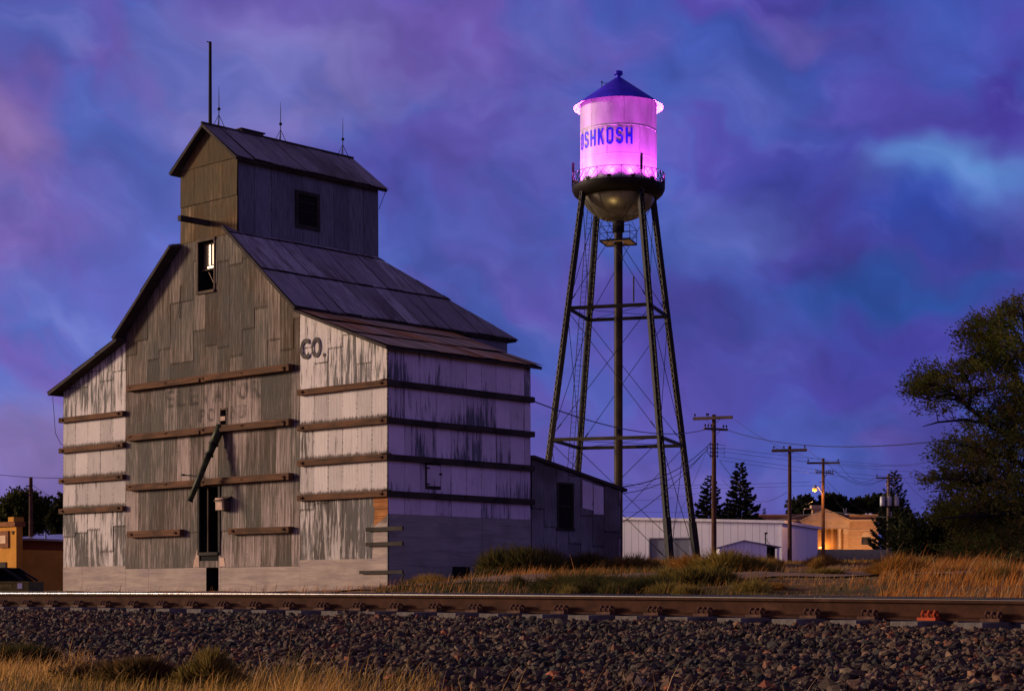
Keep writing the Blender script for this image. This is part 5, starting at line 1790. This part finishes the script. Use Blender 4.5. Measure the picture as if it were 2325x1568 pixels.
def build_cart():
    """green utility vehicle seen from its side, cargo box towards the elevator"""
    D = 74.0
    s = D / FPX
    t = thing('utility_vehicle', 'dark green utility vehicle with a black cab and raised lettering on its cargo box', 'utility vehicle', ((36 - CXP) * s, D, -.62), rad(-9))
    gm = mat_plain('dark green body paint', (.19, .16, .035), .5, 0, .2)
    bk = mat_plain('black cab plastic', (.008, .008, .009), .6)
    zt = .62 + (HYP - 1320) * s                 # top of the box side above the ground
    b = MB()
    b.span((-1.2, -.75, zt - .40), (.88, -.70, zt)); b.span((-1.2, .70, zt - .40), (.88, .75, zt)); b.span((.84, -.70, zt - .40), (.88, .70, zt)); b.span((-1.2, -.70, zt - .42), (.84, .70, zt - .38))
    b.span((-1.22, -.78, zt - .04), (.90, -.70, zt + .015))
    b.span((-2.9, -.72, zt - .62), (-1.22, .72, zt - .10))
    b.span((-3.2, -.6, zt - .66), (.7, .6, zt - .5))
    body = b.build('body', gm, t)
    text_mesh('raised_letters', 'JOHN DEERE', .16, 1.16, mat_plain('worn yellow lettering', (.48, .40, .10), .6), body, Matrix.Translation((-1.02, -.756, zt - .27)) @ Matrix.Rotation(rad(90), 4, 'X'), .012, .006)
    MB().span((.42, -.775, zt - .28), (.62, -.752, zt - .06)).build('reflector', M['white_trim'], body)
    c = MB()
    zr_ = .62 + (HYP - 1287) * s
    c.slab([(-2.5, -.72, zr_ - .05), (-.15, -.72, zr_ - .02), (-.15, .72, zr_ - .02), (-2.5, .72, zr_ - .05)], .06)
    for y in (-.70, .70):
        c.bar((-.2, y, zr_ - .05), (.62, y, zt + .05), .10, .07).bar((-1.15, y, zr_ - .05), (-1.15, y, zt - .3), .10, .07).bar((-2.5, y, zr_ - .08), (-2.9, y, zt - .1), .08, .07)
        c.bar((-.95, y, zr_ - .1), (-.75, y, zt + .02), .05, .06)
    c.poly([(-1.05, .60, zt), (.5, .60, zt + .02), (-.15, .60, zr_ - .06), (-1.05, .60, zr_ - .06)])
    c.span((-1.9, -.6, zt - .2), (-1.75, .6, zt + .38)); c.span((-1.95, -.6, zt - .25), (-1.4, .6, zt - .1))
    c.build('cab', bk, t)
    for x in (-2.6, .35):
        for y in (-.66, .66):
            w = MB().lathe([(.14, -.11), (.27, -.12), (.31, -.06), (.31, .06), (.27, .12), (.14, .11)], 20)
            w.v = [(p[0] + x, p[2] + y, p[1] + .31) for p in w.v]
            wo = w.build('wheel', bk, t, True)
            h = MB().lathe([(.0, -.10), (.14, -.10), (.15, .10), (0, .10)], 12)
            h.v = [(p[0] + x, p[2] + y, p[1] + .31) for p in h.v]
            h.build('rim', mat_plain('yellow rim', (.35, .25, .02), .5), wo)
build_cart()

# ------------------------------------------------------------------ plants
LEAF = {}
def leaf_mat(key, trans=.2):
    if key not in LEAF:
        LEAF[key] = mat_attr(key, 'col', .8, .7, 12.0, .15, trans)
    return LEAF[key]

def cards(cent, dirs, ln, wd, cols, name, mat, parent=None):
    """small pointed leaves: one four-cornered face each"""
    n = len(cent)
    d = dirs / np.linalg.norm(dirs, axis=1)[:, None]
    r = RNG.normal(size=(n, 3))
    s = np.cross(d, r)
    s /= np.linalg.norm(s, axis=1)[:, None] + 1e-9
    ln = np.broadcast_to(ln, n)[:, None]; wd = np.broadcast_to(wd, n)[:, None]
    v = np.stack([cent, cent + d * ln * .5 + s * wd, cent + d * ln, cent + d * ln * .5 - s * wd], 1)
    f = np.arange(n * 4).reshape(n, 4)
    return raw_mesh(name, v.reshape(-1, 3), 4, f, mat, np.repeat(cols, 4, axis=0), parent)

def pick(cols, n, lo=.7, hi=1.3):
    c = np.array(cols)[RNG.integers(0, len(cols), n)]
    return c * RNG.uniform(lo, hi, (n, 1))

def leafy(name, label, cat, blobs, base, cols, n_cl, leaf=(.12, .035), trunk_r=.2, wind=(.0, 0, 0), group=None, limbs=None, droop=0.0, per=14, spread=.3):
    """blobs: (centre, radii, weight) in world space; leaves gather in sprays on twigs that reach back to the limbs"""
    t = thing(name, label, cat, base, 0, group)
    B0 = np.array(base, float)
    wts = np.array([b[2] for b in blobs], float); wts /= wts.sum()
    which = RNG.choice(len(blobs), n_cl, p=wts)
    cen = np.array([b[0] for b in blobs])[which]; rr = np.array([b[1] for b in blobs])[which]
    u = RNG.normal(size=(n_cl, 3)); u /= np.linalg.norm(u, axis=1)[:, None]
    u *= (RNG.random((n_cl, 1)) ** .45)
    cl = cen + u * rr - B0
    tw = u + np.array(wind) + RNG.normal(0, .35, (n_cl, 3)); tw[:, 2] -= droop
    tw /= np.linalg.norm(tw, axis=1)[:, None]
    cl_r = np.repeat(cl, per, 0); tw_r = np.repeat(tw, per, 0)
    pos = cl_r + tw_r * RNG.uniform(-.5, 1, (n_cl * per, 1)) * spread + RNG.normal(0, spread * .28, (n_cl * per, 3))
    dr = tw_r + RNG.normal(0, .5, (n_cl * per, 3)) + np.array(wind)
    cc = np.repeat(pick(cols, n_cl), per, 0) * RNG.uniform(.75, 1.25, (n_cl * per, 1))
    cards(pos, dr, RNG.uniform(.6, 1.3, n_cl * per) * leaf[0], RNG.uniform(.7, 1.2, n_cl * per) * leaf[1], cc, 'crown', leaf_mat('leaves', .35), t)
    # wood
    b = MB()
    lim = [[Vector(p) - Vector(base) for p in l[0]] for l in (limbs or [])]
    if not lim:
        top = Vector(np.mean([bb[0] for bb in blobs], 0)) - Vector(base)
        lim = [[Vector((0, 0, -.2)), top * .5, top]]
        b.tube(lim[0], [trunk_r, trunk_r * .75, trunk_r * .3], 8)
    else:
        for l, (_, r0, r1) in zip(lim, limbs):
            b.tube(l, r0, 7, r1)
    pts = np.array([list(l[i].lerp(l[i + 1], k / 5)) for l in lim for i in range(len(l) - 1) for k in range(5)])
    sel = RNG.choice(n_cl, min(n_cl, 900), replace=False)
    for i in sel:
        q = cl[i]
        dd = ((pts - q) ** 2).sum(1) + np.maximum(0, pts[:, 2] - q[2] + .1) * 4
        a = Vector(pts[int(np.argmin(dd))]); q = Vector(q)
        L = (q - a).length
        mid = a.lerp(q, .5) + Vector(RNG.normal(0, .08 * L, 3))
        b.tube([a, mid, q], [.012 + .006 * L, .012, .006], 4)
    b.build('trunk', M['bark'], t)
    return t
M['bark'] = mat_wood('dark tree bark', (.035, .026, .020), (.016, .012, .010), 'z', .6)

def big_tree():
    D = 58.0
    Q = lambda x, y, dd=0.0: P(x, y, D + dd)
    base = Q(2372, 1262)
    base.z = float(ground_z(base.x, base.y)) - .1
    limbs = [([base, Q(2366, 1120), Q(2356, 1000), Q(2342, 880), Q(2332, 790), Q(2322, 705)], .30, .03),
             ([Q(2352, 1015), Q(2300, 996, -.5), Q(2245, 962, -.8), Q(2200, 925, -1), Q(2165, 893, -1), Q(2110, 870, -1.2)], .13, .02),
             ([Q(2245, 962, -.8), Q(2190, 952, -1.2), Q(2130, 958, -1.4), Q(2095, 968, -1.5)], .06, .012),
             ([Q(2200, 925, -1), Q(2205, 880, -.6), Q(2190, 845, -.4), Q(2180, 825, -.4)], .06, .012),
             ([Q(2165, 893, -1), Q(2130, 900, -1.4), Q(2080, 905, -1.6)], .045, .010),
             ([Q(2342, 905), Q(2310, 862, .4), Q(2280, 800, .6), Q(2240, 765, .7), Q(2200, 752, .7)], .12, .015),
             ([Q(2325, 880, .2), Q(2285, 880, .8), Q(2240, 885, 1.0)], .05, .012),
             ([Q(2334, 800), Q(2300, 745, -.4), Q(2290, 715, -.5)], .06, .012),
             ([Q(2360, 1070), Q(2290, 1040, -.8), Q(2210, 1015, -1.2), Q(2140, 1000, -1.4)], .10, .015),
             ([Q(2364, 1120), Q(2290, 1105, -1), Q(2200, 1090, -1.5), Q(2125, 1085, -1.8)], .10, .015),
             ([Q(2366, 1170), Q(2290, 1165, -1), Q(2200, 1170, -1.6), Q(2120, 1180, -1.8)], .09, .015),
             ([Q(2352, 1000), Q(2390, 900, .5), Q(2420, 800, .8)], .14, .02)]
    px = D / FPX
    raw = [(2215, 760, 42, 34, .8), (2250, 742, 50, 36, 1.2), (2300, 712, 32, 28, .7), (2312, 700, 18, 22, .3), (2285, 775, 60, 38, 1.3), (2250, 810, 62, 34, 1.5), (2300, 830, 60, 44, 1.7), (2225, 838, 32, 18, .4),
           (2135, 850, 60, 26, .9), (2090, 868, 42, 22, .5), (2150, 882, 70, 28, 1.2), (2105, 892, 45, 18, .5), (2180, 840, 30, 22, .35), (2215, 905, 55, 26, .5), (2270, 880, 45, 20, .5),
           (2130, 925, 55, 14, .25), (2320, 900, 45, 34, .9), (2290, 940, 60, 34, 1.6), (2330, 950, 40, 50, 1.2), (2230, 960, 50, 16, .4), (2315, 1000, 60, 40, 1.4), (2255, 1005, 70, 30, 1.2), (2185, 1000, 50, 22, .6), (2160, 1032, 45, 18, .5),
           (2215, 1050, 70, 34, 1.6), (2290, 1070, 80, 50, 2.4), (2170, 1090, 60, 26, 1.0), (2120, 1085, 35, 10, .25), (2230, 1120, 90, 46, 2.4), (2310, 1150, 80, 70, 3.0), (2180, 1160, 70, 36, 1.6), (2300, 1235, 80, 45, 2.2), (2220, 1245, 90, 36, 1.6), (2250, 1200, 90, 50, 2.6), (2390, 850, 60, 100, 2), (2400, 1050, 60, 120, 3)]
    blobs = [(tuple(Q(x, y, RNG.uniform(-1.2, .8))), (rx * px, .9 + rx * px * .6, ry * px), w) for x, y, rx, ry, w in raw]
    leafy('tall_tree', 'tall windswept dark green tree whose limbs reach out over the shrubs at the right edge', 'tree', blobs, tuple(base),
          [(.22, .27, .032), (.14, .19, .026), (.34, .32, .042), (.28, .20, .042)], 4800, (.11, .024), .3, (-.55, 0, .12), None, limbs, -.05, 15, .26)
big_tree()

def shrub(name, label, x, y, D, rx, ry, cols, n, leaf=(.12, .04), group=None, parts=5, cat='shrub', trunk_r=.06, zbase=None, depth=None):
    px = D / FPX
    c = P(x, y, D)
    base = Vector((c.x, D, float(ground_z(c.x, D)) - .05 if zbase is None else zbase))
    blobs = []
    for k in range(parts):
        a = RNG.uniform(0, 2 * np.pi)
        o = Vector((math.cos(a) * rx * px * .5, math.sin(a) * (depth or rx * px) * .4, RNG.uniform(-.45, .5) * ry * px))
        q = RNG.uniform(.45, .75)
        blobs.append((tuple(c + o), (rx * px * q, (depth or rx * px) * q, ry * px * q), q * q))
    return leafy(name, label, cat, blobs, tuple(base), cols, n, leaf, trunk_r, (0, 0, .1), group, None, 0, 14, max(.12, rx * px * .16))
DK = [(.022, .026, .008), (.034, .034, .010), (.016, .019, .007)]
MDG = [(.050, .055, .012), (.075, .070, .014), (.034, .040, .010)]
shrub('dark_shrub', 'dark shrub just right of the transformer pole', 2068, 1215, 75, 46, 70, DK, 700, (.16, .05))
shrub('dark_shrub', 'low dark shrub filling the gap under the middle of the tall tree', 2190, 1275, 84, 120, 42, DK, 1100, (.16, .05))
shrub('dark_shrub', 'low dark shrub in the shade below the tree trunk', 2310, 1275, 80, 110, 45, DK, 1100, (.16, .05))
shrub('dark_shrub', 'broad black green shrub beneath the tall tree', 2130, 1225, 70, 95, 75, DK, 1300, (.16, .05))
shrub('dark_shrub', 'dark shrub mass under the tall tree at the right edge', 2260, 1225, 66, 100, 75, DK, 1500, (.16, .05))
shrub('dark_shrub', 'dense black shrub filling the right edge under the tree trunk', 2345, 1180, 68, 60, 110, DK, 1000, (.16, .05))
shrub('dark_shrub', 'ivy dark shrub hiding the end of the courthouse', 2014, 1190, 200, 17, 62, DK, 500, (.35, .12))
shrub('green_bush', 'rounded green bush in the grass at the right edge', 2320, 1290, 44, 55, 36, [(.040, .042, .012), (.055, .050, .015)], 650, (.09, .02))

def conifer(label, x, ytop, ybase, D, halfw, n=3400, cols=DK, up=.35, seed=0):
    s = D / FPX
    X = (x - CXP) * s
    zg = float(ground_z(X, D))
    zt = (HYP - ytop) * s
    H = zt - zg
    t = thing('spruce_tree', label, 'tree', (X, D, zg), 0, 'spruces behind the buildings')
    W = halfw * s
    b = MB().tube([(0, 0, -.2), (0, 0, H * .5), (0, 0, H * .97)], [H * .02, H * .012, .02], 7)
    cen, dr, ln = [], [], []
    nb = 150
    rg = np.random.default_rng(seed + 5)
    for k in range(nb):
        f = (k + .5) / nb
        z = H * (1 - f ** .85 * .93)
        L = W * (.10 + .95 * f ** .8) * rg.uniform(.6, 1.15)
        a = k * 2.399 + rg.uniform(-.4, .4)
        o = np.array([0, 0, z])
        u = np.array([math.cos(a), math.sin(a), 0])
        m = max(8, int(n / nb * (.3 + 1.4 * f)))
        tt = rg.uniform(.10, 1, m) ** .8
        curve = (-.25 * tt + up * tt ** 2) * L
        p = o + u * (tt * L)[:, None]
        p[:, 2] += curve
        sidev = np.array([-u[1], u[0], 0])
        p += sidev * (rg.normal(0, .12, m) * L * (1.1 - tt))[:, None]
        p[:, 2] += rg.normal(0, .03, m) * L
        d = u + sidev * rg.normal(0, .5, m)[:, None] + np.array([0, 0, 1]) * rg.normal(.35, .35, m)[:, None]
        cen.append(p); dr.append(d); ln.append(np.full(m, .28 * H / 10 + .07 * L))
        if k % 2 == 0:
            b.tube([o, o + u * L * .55 + np.array([0, 0, -.08 * L]), o + u * L * .95 + np.array([0, 0, (-.25 + up) * L])], [.02 + .012 * L, .02, .006], 4)
    cen, dr, ln = np.concatenate(cen), np.concatenate(dr), np.concatenate(ln)
    cards(cen, dr, ln, ln * .24, pick(cols, len(cen)), 'crown', leaf_mat('needles', .08), t)
    b.build('trunk', M['bark'], t)
SP = [(.016, .018, .012), (.022, .024, .014), (.012, .014, .010)]
conifer('broad spruce standing behind the tall crossed pole', 1613, 1078, 1270, 205, 62, 12000, SP, .35, 1)
conifer('tall pointed spruce to the right of the tall crossed pole', 1680, 1050, 1270, 200, 64, 13000, SP, .35, 2)
conifer('open spruce with upturned twigs behind the transformer pole', 2030, 1070, 1270, 185, 56, 6000, SP, .75, 3)
conifer('small far spruce above the left end of the courthouse roof', 1735, 1153, 1200, 420, 14, 900, SP, .4, 4)

FARG = [(.020, .026, .010), (.028, .032, .011)]
for i, (x, y, rx, ry, lb) in enumerate(((1830, 1156, 24, 18, 'round dark tree behind the courthouse, left of its chimney'), (1893, 1155, 26, 17, 'round dark tree behind the courthouse, right of its chimney'),
                                        (1938, 1158, 18, 14, 'small dark tree behind the courthouse roof vent'), (1988, 1158, 34, 20, 'wide dark tree behind the right end of the courthouse'))):
    shrub('distant_tree', lb, x, y, 420, rx * 1.5, ry * 1.5, FARG, 420, (.9, .32), 'trees behind the courthouse', 6, 'tree', .3)
shrub('leafy_tree', 'bushy green tree behind the orange building and the dark pole', 66, 1178, 118, 72, 60, MDG, 1300, (.26, .08), 'trees at the left edge', 8, 'tree', .2)
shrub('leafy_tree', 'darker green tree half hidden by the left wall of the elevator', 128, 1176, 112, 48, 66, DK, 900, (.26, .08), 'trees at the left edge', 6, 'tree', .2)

# dry grass and weeds --------------------------------------------------
def blades(name, X, Y, Z, h, w, cols, mat, lean=(.25, 0, 0), bend=.5, parent=None, jitter=.5):
    """curved grass blades: three sections each"""
    n = len(X)
    a = RNG.uniform(0, 2 * np.pi, n)
    ld = np.stack([np.cos(a), np.sin(a), np.zeros(n)], -1) * RNG.uniform(0, jitter, (n, 1)) + np.array(lean)
    sd = np.stack([-np.sin(a), np.cos(a), np.zeros(n)], -1)
    b0 = np.stack([X, Y, Z], -1)
    h = np.broadcast_to(h, n); w = np.broadcast_to(w, n)
    v = []
    for k, t in enumerate((0, .4, .75, 1.0)):
        c = b0 + ld * (h * (t * .55 + bend * t * t))[:, None] + np.array([0, 0, 1]) * (h * (t - .25 * bend * t * t))[:, None]
        ww = w * (1, .8, .5, .08)[k]
        v += [c - sd * ww[:, None] * .5, c + sd * ww[:, None] * .5]
    v = np.stack(v, 1)
    i = (np.arange(n) * 8)[:, None, None]
    f = np.array([[0, 1, 3, 2], [2, 3, 5, 4], [4, 5, 7, 6]])[None] + i
    return raw_mesh(name, v.reshape(-1, 3), 4, f.reshape(-1, 4), mat, np.repeat(cols, 8, axis=0), parent)

GOLD = [(.80, .42, .100), (.64, .33, .080), (.78, .48, .19), (.52, .26, .065)]
OLIVE = [(.22, .15, .034), (.16, .12, .03), (.28, .18, .045)]
RUSTY = [(.44, .17, .036), (.34, .13, .034), (.48, .22, .060)]
gmat = mat_attr('dry grass', 'col', .85, .75, 6.0, .12, .45)
def front_grass():
    n = 110000
    s = RNG.uniform(-4, 18.5, n); w = RNG.uniform(-8.6, -5.9, n)
    X = K0.x + KT.x * s + KN.x * w; Y = K0.y + KT.y * s + KN.y * w
    px = X / Y * FPX + CXP
    edge = -6.42 - .55 * (1 - sm(s, 5, 9.5)) + .22 * np.sin(s * 1.35 + .6) + .12 * np.sin(s * 3.7) - 1.3 * sm(s, 13.8, 15.8)
    dens = .25 + .75 * (np.sin(s * 2.3 + w * 1.7) * np.sin(w * 3.1 + s * .9) * .5 + .5)
    keep = (w < edge) & (Y > 5.5) & (px > -500) & (px < 2300) & (RNG.random(n) < dens)
    keep &= ~((w > edge - .6) & (RNG.random(n) < .5))
    X, Y, s, w = X[keep], Y[keep], s[keep], w[keep]
    n = len(X)
    pat = np.sin(s * 1.9 + 1) * np.sin(w * 2.7 + s * .6)
    h = RNG.lognormal(-2.1, .40, n) * (1.0 + .35 * pat)
    c = pick(GOLD, n)
    dk = (np.sin(s * .9 + 2.0) + RNG.normal(0, .5, n)) > .75
    c[dk] = pick(OLIVE, int(dk.sum()))
    h = h * np.where(px[keep] < 620, .60, .88)
    ob = blades('dry_grass', X, Y, ground_z(X, Y) - .01, h, RNG.uniform(.0022, .0050, n), c, gmat, (.18, -.06, 0), .75)
    tag(ob, 'golden dry grass along the foot of the crushed stones', 'grass', kind='stuff')
front_grass()

def weed(name, label, x, ybase, D, wpx, hpx, cols, n, group=None, lean=(.1, 0, 0), bw=None, cat='weed', z=None):
    """one fuzzy bush of fine stems fanning out from its root"""
    s = D / FPX
    X0 = (x - CXP) * s
    zb = float(ground_z(X0, D)) if z is None else z
    t = thing(name, label, cat, (X0, D, zb), 0, group)
    R = wpx * s / 2
    H = max(.08, ((HYP - (ybase - hpx)) * s - zb) * .95)
    # several clumps of stems, each from its own root, make an uneven outline
    k = RNG.integers(0, 7, n)
    ka = RNG.uniform(0, 2 * np.pi, 7); kr = RNG.uniform(.1, .62, 7) * R; kr[0] = 0
    kh = RNG.uniform(.55, 1.05, 7); kh[0] = 1.05
    kw = RNG.uniform(.45, .75, 7); kw[0] = .75
    root = np.stack([np.cos(ka) * kr, np.sin(ka) * kr, np.zeros(7)], -1)[k]
    a = RNG.uniform(0, 2 * np.pi, n)
    rr = RNG.random(n) ** .6
    end = np.stack([np.cos(a) * rr * R * kw[k], np.sin(a) * rr * R * kw[k], H * kh[k] * np.sqrt(np.clip(1 - (rr * .92) ** 2, 0, 1)) * RNG.uniform(.35, 1.12, n)], -1)
    st = end * RNG.uniform(.15, .75, (n, 1)); st[:, 2] *= .8
    st = st + root
    d = end + root - st + np.array(lean) * H * .25
    L = np.linalg.norm(d, axis=1) + .02
    bw = bw or max(.004, H * .012)
    d = d + RNG.normal(0, .30, (n, 3)) * L[:, None]
    cards(st, d, L, bw * RNG.uniform(.6, 1.3, n), pick(cols, n, .6, 1.35), 'stems', gmat, t)
    return t
weed('tumbleweed', 'olive tumbleweed bush on the stone edge above the golden grass', 478, 1560, 9.9, 165, 92, OLIVE, 5200, 'weeds in front of the stones')
weed('tumbleweed', 'brown tumbleweed bush beside the olive one in front of the stones', 330, 1560, 10.3, 220, 72, [(.12, .07, .025), (.16, .085, .03), (.08, .06, .02)], 5200, 'weeds in front of the stones')
weed('tumbleweed', 'dark green tumbleweed bush at the lower left edge', 50, 1545, 12.4, 270, 82, [(.055, .050, .015), (.075, .060, .018)], 6000, 'weeds in front of the stones')
weed('tumbleweed', 'low reddish weed between the dark bush and the brown bush', 200, 1560, 10.8, 170, 40, [(.13, .06, .03), (.09, .05, .025)], 2600, 'weeds in front of the stones')

def mid_grass():
    n = 330000
    w = 4.2 + 54 * RNG.random(n) ** 1.25; s = RNG.uniform(-12, 62, n)
    X = K0.x + KT.x * s + KN.x * w; Y = K0.y + KT.y * s + KN.y * w
    px = X / Y * FPX + CXP
    v = (X - E0.x) * EN.x + (Y - E0.y) * EN.y
    tx = (X - E0.x) * ET.x + (Y - E0.y) * ET.y
    keep = (px > 850) & (px < 2650) & (Y < 75) & ~((tx < .35) & (v > -.2) & (v < 12))
    path = np.abs(v + 5.0) < .9 + .3 * np.sin(tx * .7)
    keep &= ~path
    keep &= RNG.random(n) < (.55 + .45 * (np.sin(X * .9 + 1.1) * np.sin(Y * .7 + X * .3) > -.25))
    X, Y, v = X[keep], Y[keep], v[keep]; px = px[keep]
    n = len(X)
    pat = np.sin(X * .55 + .8 * np.sin(Y * .35)) + .6 * np.sin(Y * .8 + X * .2) + RNG.normal(0, .45, n)
    c = pick(RUSTY, n)
    m1 = pat > .45; c[m1] = pick([(.10, .080, .022), (.075, .065, .020), (.13, .10, .03)], int(m1.sum()))
    m2 = pat < -.75; c[m2] = pick([(.48, .30, .13), (.38, .24, .11)], int(m2.sum()))
    rgm = (px > 1930) & (RNG.random(n) < .55)
    c[rgm] = pick([(.58, .20, .032), (.50, .22, .045), (.40, .15, .03)], int(rgm.sum()))
    olm = (px > 1480) & (px < 1780) & (RNG.random(n) < .55)
    c[olm] = pick([(.16, .115, .028), (.10, .08, .022), (.22, .14, .035)], int(olm.sum()))
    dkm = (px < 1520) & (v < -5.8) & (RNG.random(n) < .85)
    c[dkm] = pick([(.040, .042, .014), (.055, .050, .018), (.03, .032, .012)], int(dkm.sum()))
    h = RNG.lognormal(-1.85, .42, n) * np.where(v < -10, .8, 1.0) * np.where(px > 2000, 1.5, 1.0) * np.where(v > 0, .8, 1.0) * np.where((px > 1740) & (px < 1990), .55, 1.0)
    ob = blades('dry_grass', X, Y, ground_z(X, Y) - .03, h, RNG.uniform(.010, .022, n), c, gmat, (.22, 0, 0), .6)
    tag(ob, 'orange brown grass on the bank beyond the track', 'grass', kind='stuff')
    # far strip up to the buildings
    n = 42000
    Y = RNG.uniform(75, 165, n); px = RNG.uniform(1380, 2450, n)
    X = (px - CXP) / FPX * Y
    c = pick(RUSTY + OLIVE + [(.07, .075, .022)], n)
    ob = blades('dry_grass', X, Y, ground_z(X, Y) - .05, RNG.lognormal(-1.25, .35, n) * np.where((px > 1740) & (px < 2010), .5, 1.0), RNG.uniform(.03, .06, n), c, gmat, (.2, 0, 0), .5)
    tag(ob, 'rough grass around the feet of the water tower and poles', 'grass', kind='stuff')
    # sparse grass before the elevator
    n = 5000
    s = RNG.uniform(-20, 26, n); w = RNG.uniform(5, 24, n)
    X = K0.x + KT.x * s + KN.x * w; Y = K0.y + KT.y * s + KN.y * w
    v = (X - E0.x) * EN.x + (Y - E0.y) * EN.y
    k = (X < 3) & (v < -.3)
    X, Y = X[k], Y[k]
    ob = blades('dry_grass', X, Y, ground_z(X, Y) - .03, RNG.lognormal(-1.5, .3, len(X)), RNG.uniform(.01, .02, len(X)), pick(RUSTY, len(X)), gmat, (.2, 0, 0), .5)
    tag(ob, 'sparse dry grass between the track and the elevator', 'grass', kind='stuff')
mid_grass()

def path():
    m, T = material('pale dirt path')
    n = T.noise(T.obj(), 1.5, 5.0, .65)
    finish(T, T.mix(T.remap(n, .35, .7), (.24, .15, .105), (.17, .105, .075)), .95, 0, T.bump(n, .4, .04))
    v, f = [], []
    ts = np.arange(-3, 60, .6)
    ws = np.linspace(-1.4, 1.4, 6)
    for t_ in ts:
        for w_ in ws:
            p = E0 + ET * float(t_) + EN * float(-5.0 + w_ + .3 * math.sin(t_ * .35))
            v.append((p.x, p.y, float(ground_z(p.x, p.y)) + .035))
    k = len(ws)
    for i in range(len(ts) - 1):
        for j in range(k - 1):
            f.append([i * k + j, (i + 1) * k + j, (i + 1) * k + j + 1, i * k + j + 1])
    tag(raw_mesh('path', v, 4, f, m, smooth=True), kind='structure')
path()

G1 = 'bushes on the bank beyond the track'
DKO = [(.060, .058, .018), (.090, .074, .022), (.040, .042, .014)]
ORO = [(.34, .15, .026), (.26, .13, .028), (.42, .18, .036)]
OLV = [(.26, .18, .032), (.32, .20, .04), (.16, .13, .028)]
weed('wild_bush', 'golden brown weed in front of the square opening in the elevator wall', 975, 1345, 49, 130, 48, [(.40, .22, .06), (.30, .18, .05), (.22, .15, .04)], 2600, G1, cat='bush')
weed('wild_bush', 'dark bush against the foot of the elevator side wall', 1160, 1343, 54, 230, 112, DKO + [(.16, .11, .03)], 9000, G1, cat='bush')
weed('wild_bush', 'olive bush at the corner between elevator and shed', 1235, 1320, 56, 170, 88, [(.12, .10, .025), (.18, .125, .03), (.08, .07, .02)], 5200, G1, cat='bush')
weed('wild_bush', 'small tan weed in front of the elevator corner', 952, 1343, 50, 90, 34, [(.20, .12, .04), (.15, .10, .03)], 1600, G1, cat='bush')
weed('wild_bush', 'dark bush under the shed window', 1335, 1300, 58, 190, 54, DKO + [(.20, .13, .035), (.14, .10, .03)], 5200, G1, cat='bush')
weed('wild_bush', 'brown bush below the riser pipe of the water tower', 1440, 1298, 56, 180, 46, [(.30, .16, .04), (.20, .13, .035), (.12, .09, .025)], 5000, G1, cat='bush')
weed('wild_bush', 'low black green bush in the hollow before the dirt path', 1310, 1345, 36, 330, 50, DKO, 7600, G1, cat='bush')
weed('wild_bush', 'low dark bush right of the black green one before the dirt path', 1480, 1345, 35, 240, 44, DKO, 5600, G1, cat='bush')
weed('wild_bush', 'big olive bush in front of the white metal building', 1640, 1330, 42, 260, 88, OLV, 9500, G1, cat='bush')
weed('wild_bush', 'dark green bush at the foot of the big olive bush', 1600, 1345, 37, 240, 64, DKO + OLV, 6500, G1, cat='bush')
weed('wild_bush', 'orange bush in front of the right tower leg', 1555, 1310, 44, 150, 56, ORO, 4200, G1, cat='bush')
weed('wild_bush', 'olive bush beside the porch of the gabled shed', 1722, 1318, 44, 90, 62, OLV, 2600, G1, cat='bush')
weed('wild_bush', 'fiery orange bush below the transformer pole', 2040, 1345, 38, 200, 92, ORO, 8200, G1, cat='bush')
weed('wild_bush', 'orange grass tuft right of the fiery orange bush', 2150, 1345, 37, 150, 58, ORO + RUSTY, 4200, G1, cat='bush')
weed('wild_bush', 'rusty orange tuft near the right edge beyond the rail', 2260, 1348, 34, 190, 62, ORO + RUSTY, 4600, G1, cat='bush')
weed('wild_bush', 'orange brown tuft low behind the rail right of the path', 1735, 1345, 34, 120, 24, ORO, 2000, G1, cat='bush')
weed('wild_bush', 'olive tuft on the slope below the street lamp', 1870, 1330, 38, 110, 40, OLV, 2400, G1, cat='bush')
weed('wild_bush', 'tangled twigs at the foot of the elevator corner', 838, 1344, 53, 60, 18, [(.16, .11, .08)], 300, G1, cat='bush')

# brush clumps scattered over the bank
BR = [[(.40, .20, .045), (.30, .15, .035), (.24, .15, .035)], [(.24, .17, .035), (.18, .135, .03), (.28, .19, .05)], [(.085, .072, .02), (.12, .09, .024), (.06, .055, .016)]]
rb = random.Random(5)
for i in range(34):
    x = rb.uniform(1090, 2330)
    D = rb.uniform(31, 62)
    X_ = (x - CXP) / FPX * D
    e = Vector((X_, D, 0)) - E0
    if e.dot(ET) < 1.2 and e.dot(EN) > -1 or abs(e.dot(EN) + 5) < 1.3:
        continue
    gy = HYP - float(ground_z(X_, D)) / D * FPX
    kind = 2 if x < 1480 and rb.random() < .7 else rb.randrange(2)
    weed('brush_clump', ['golden brown brush clump on the bank beyond the track', 'olive brush clump on the bank beyond the track', 'dark green brush clump on the bank beyond the track'][kind],
         x, gy, D, rb.uniform(60, 150) * 40 / D, rb.uniform(18, 42) * 40 / D, BR[kind], 1700, ['golden brush clumps on the bank', 'olive brush clumps on the bank', 'dark brush clumps on the bank'][kind], cat='brush clump')
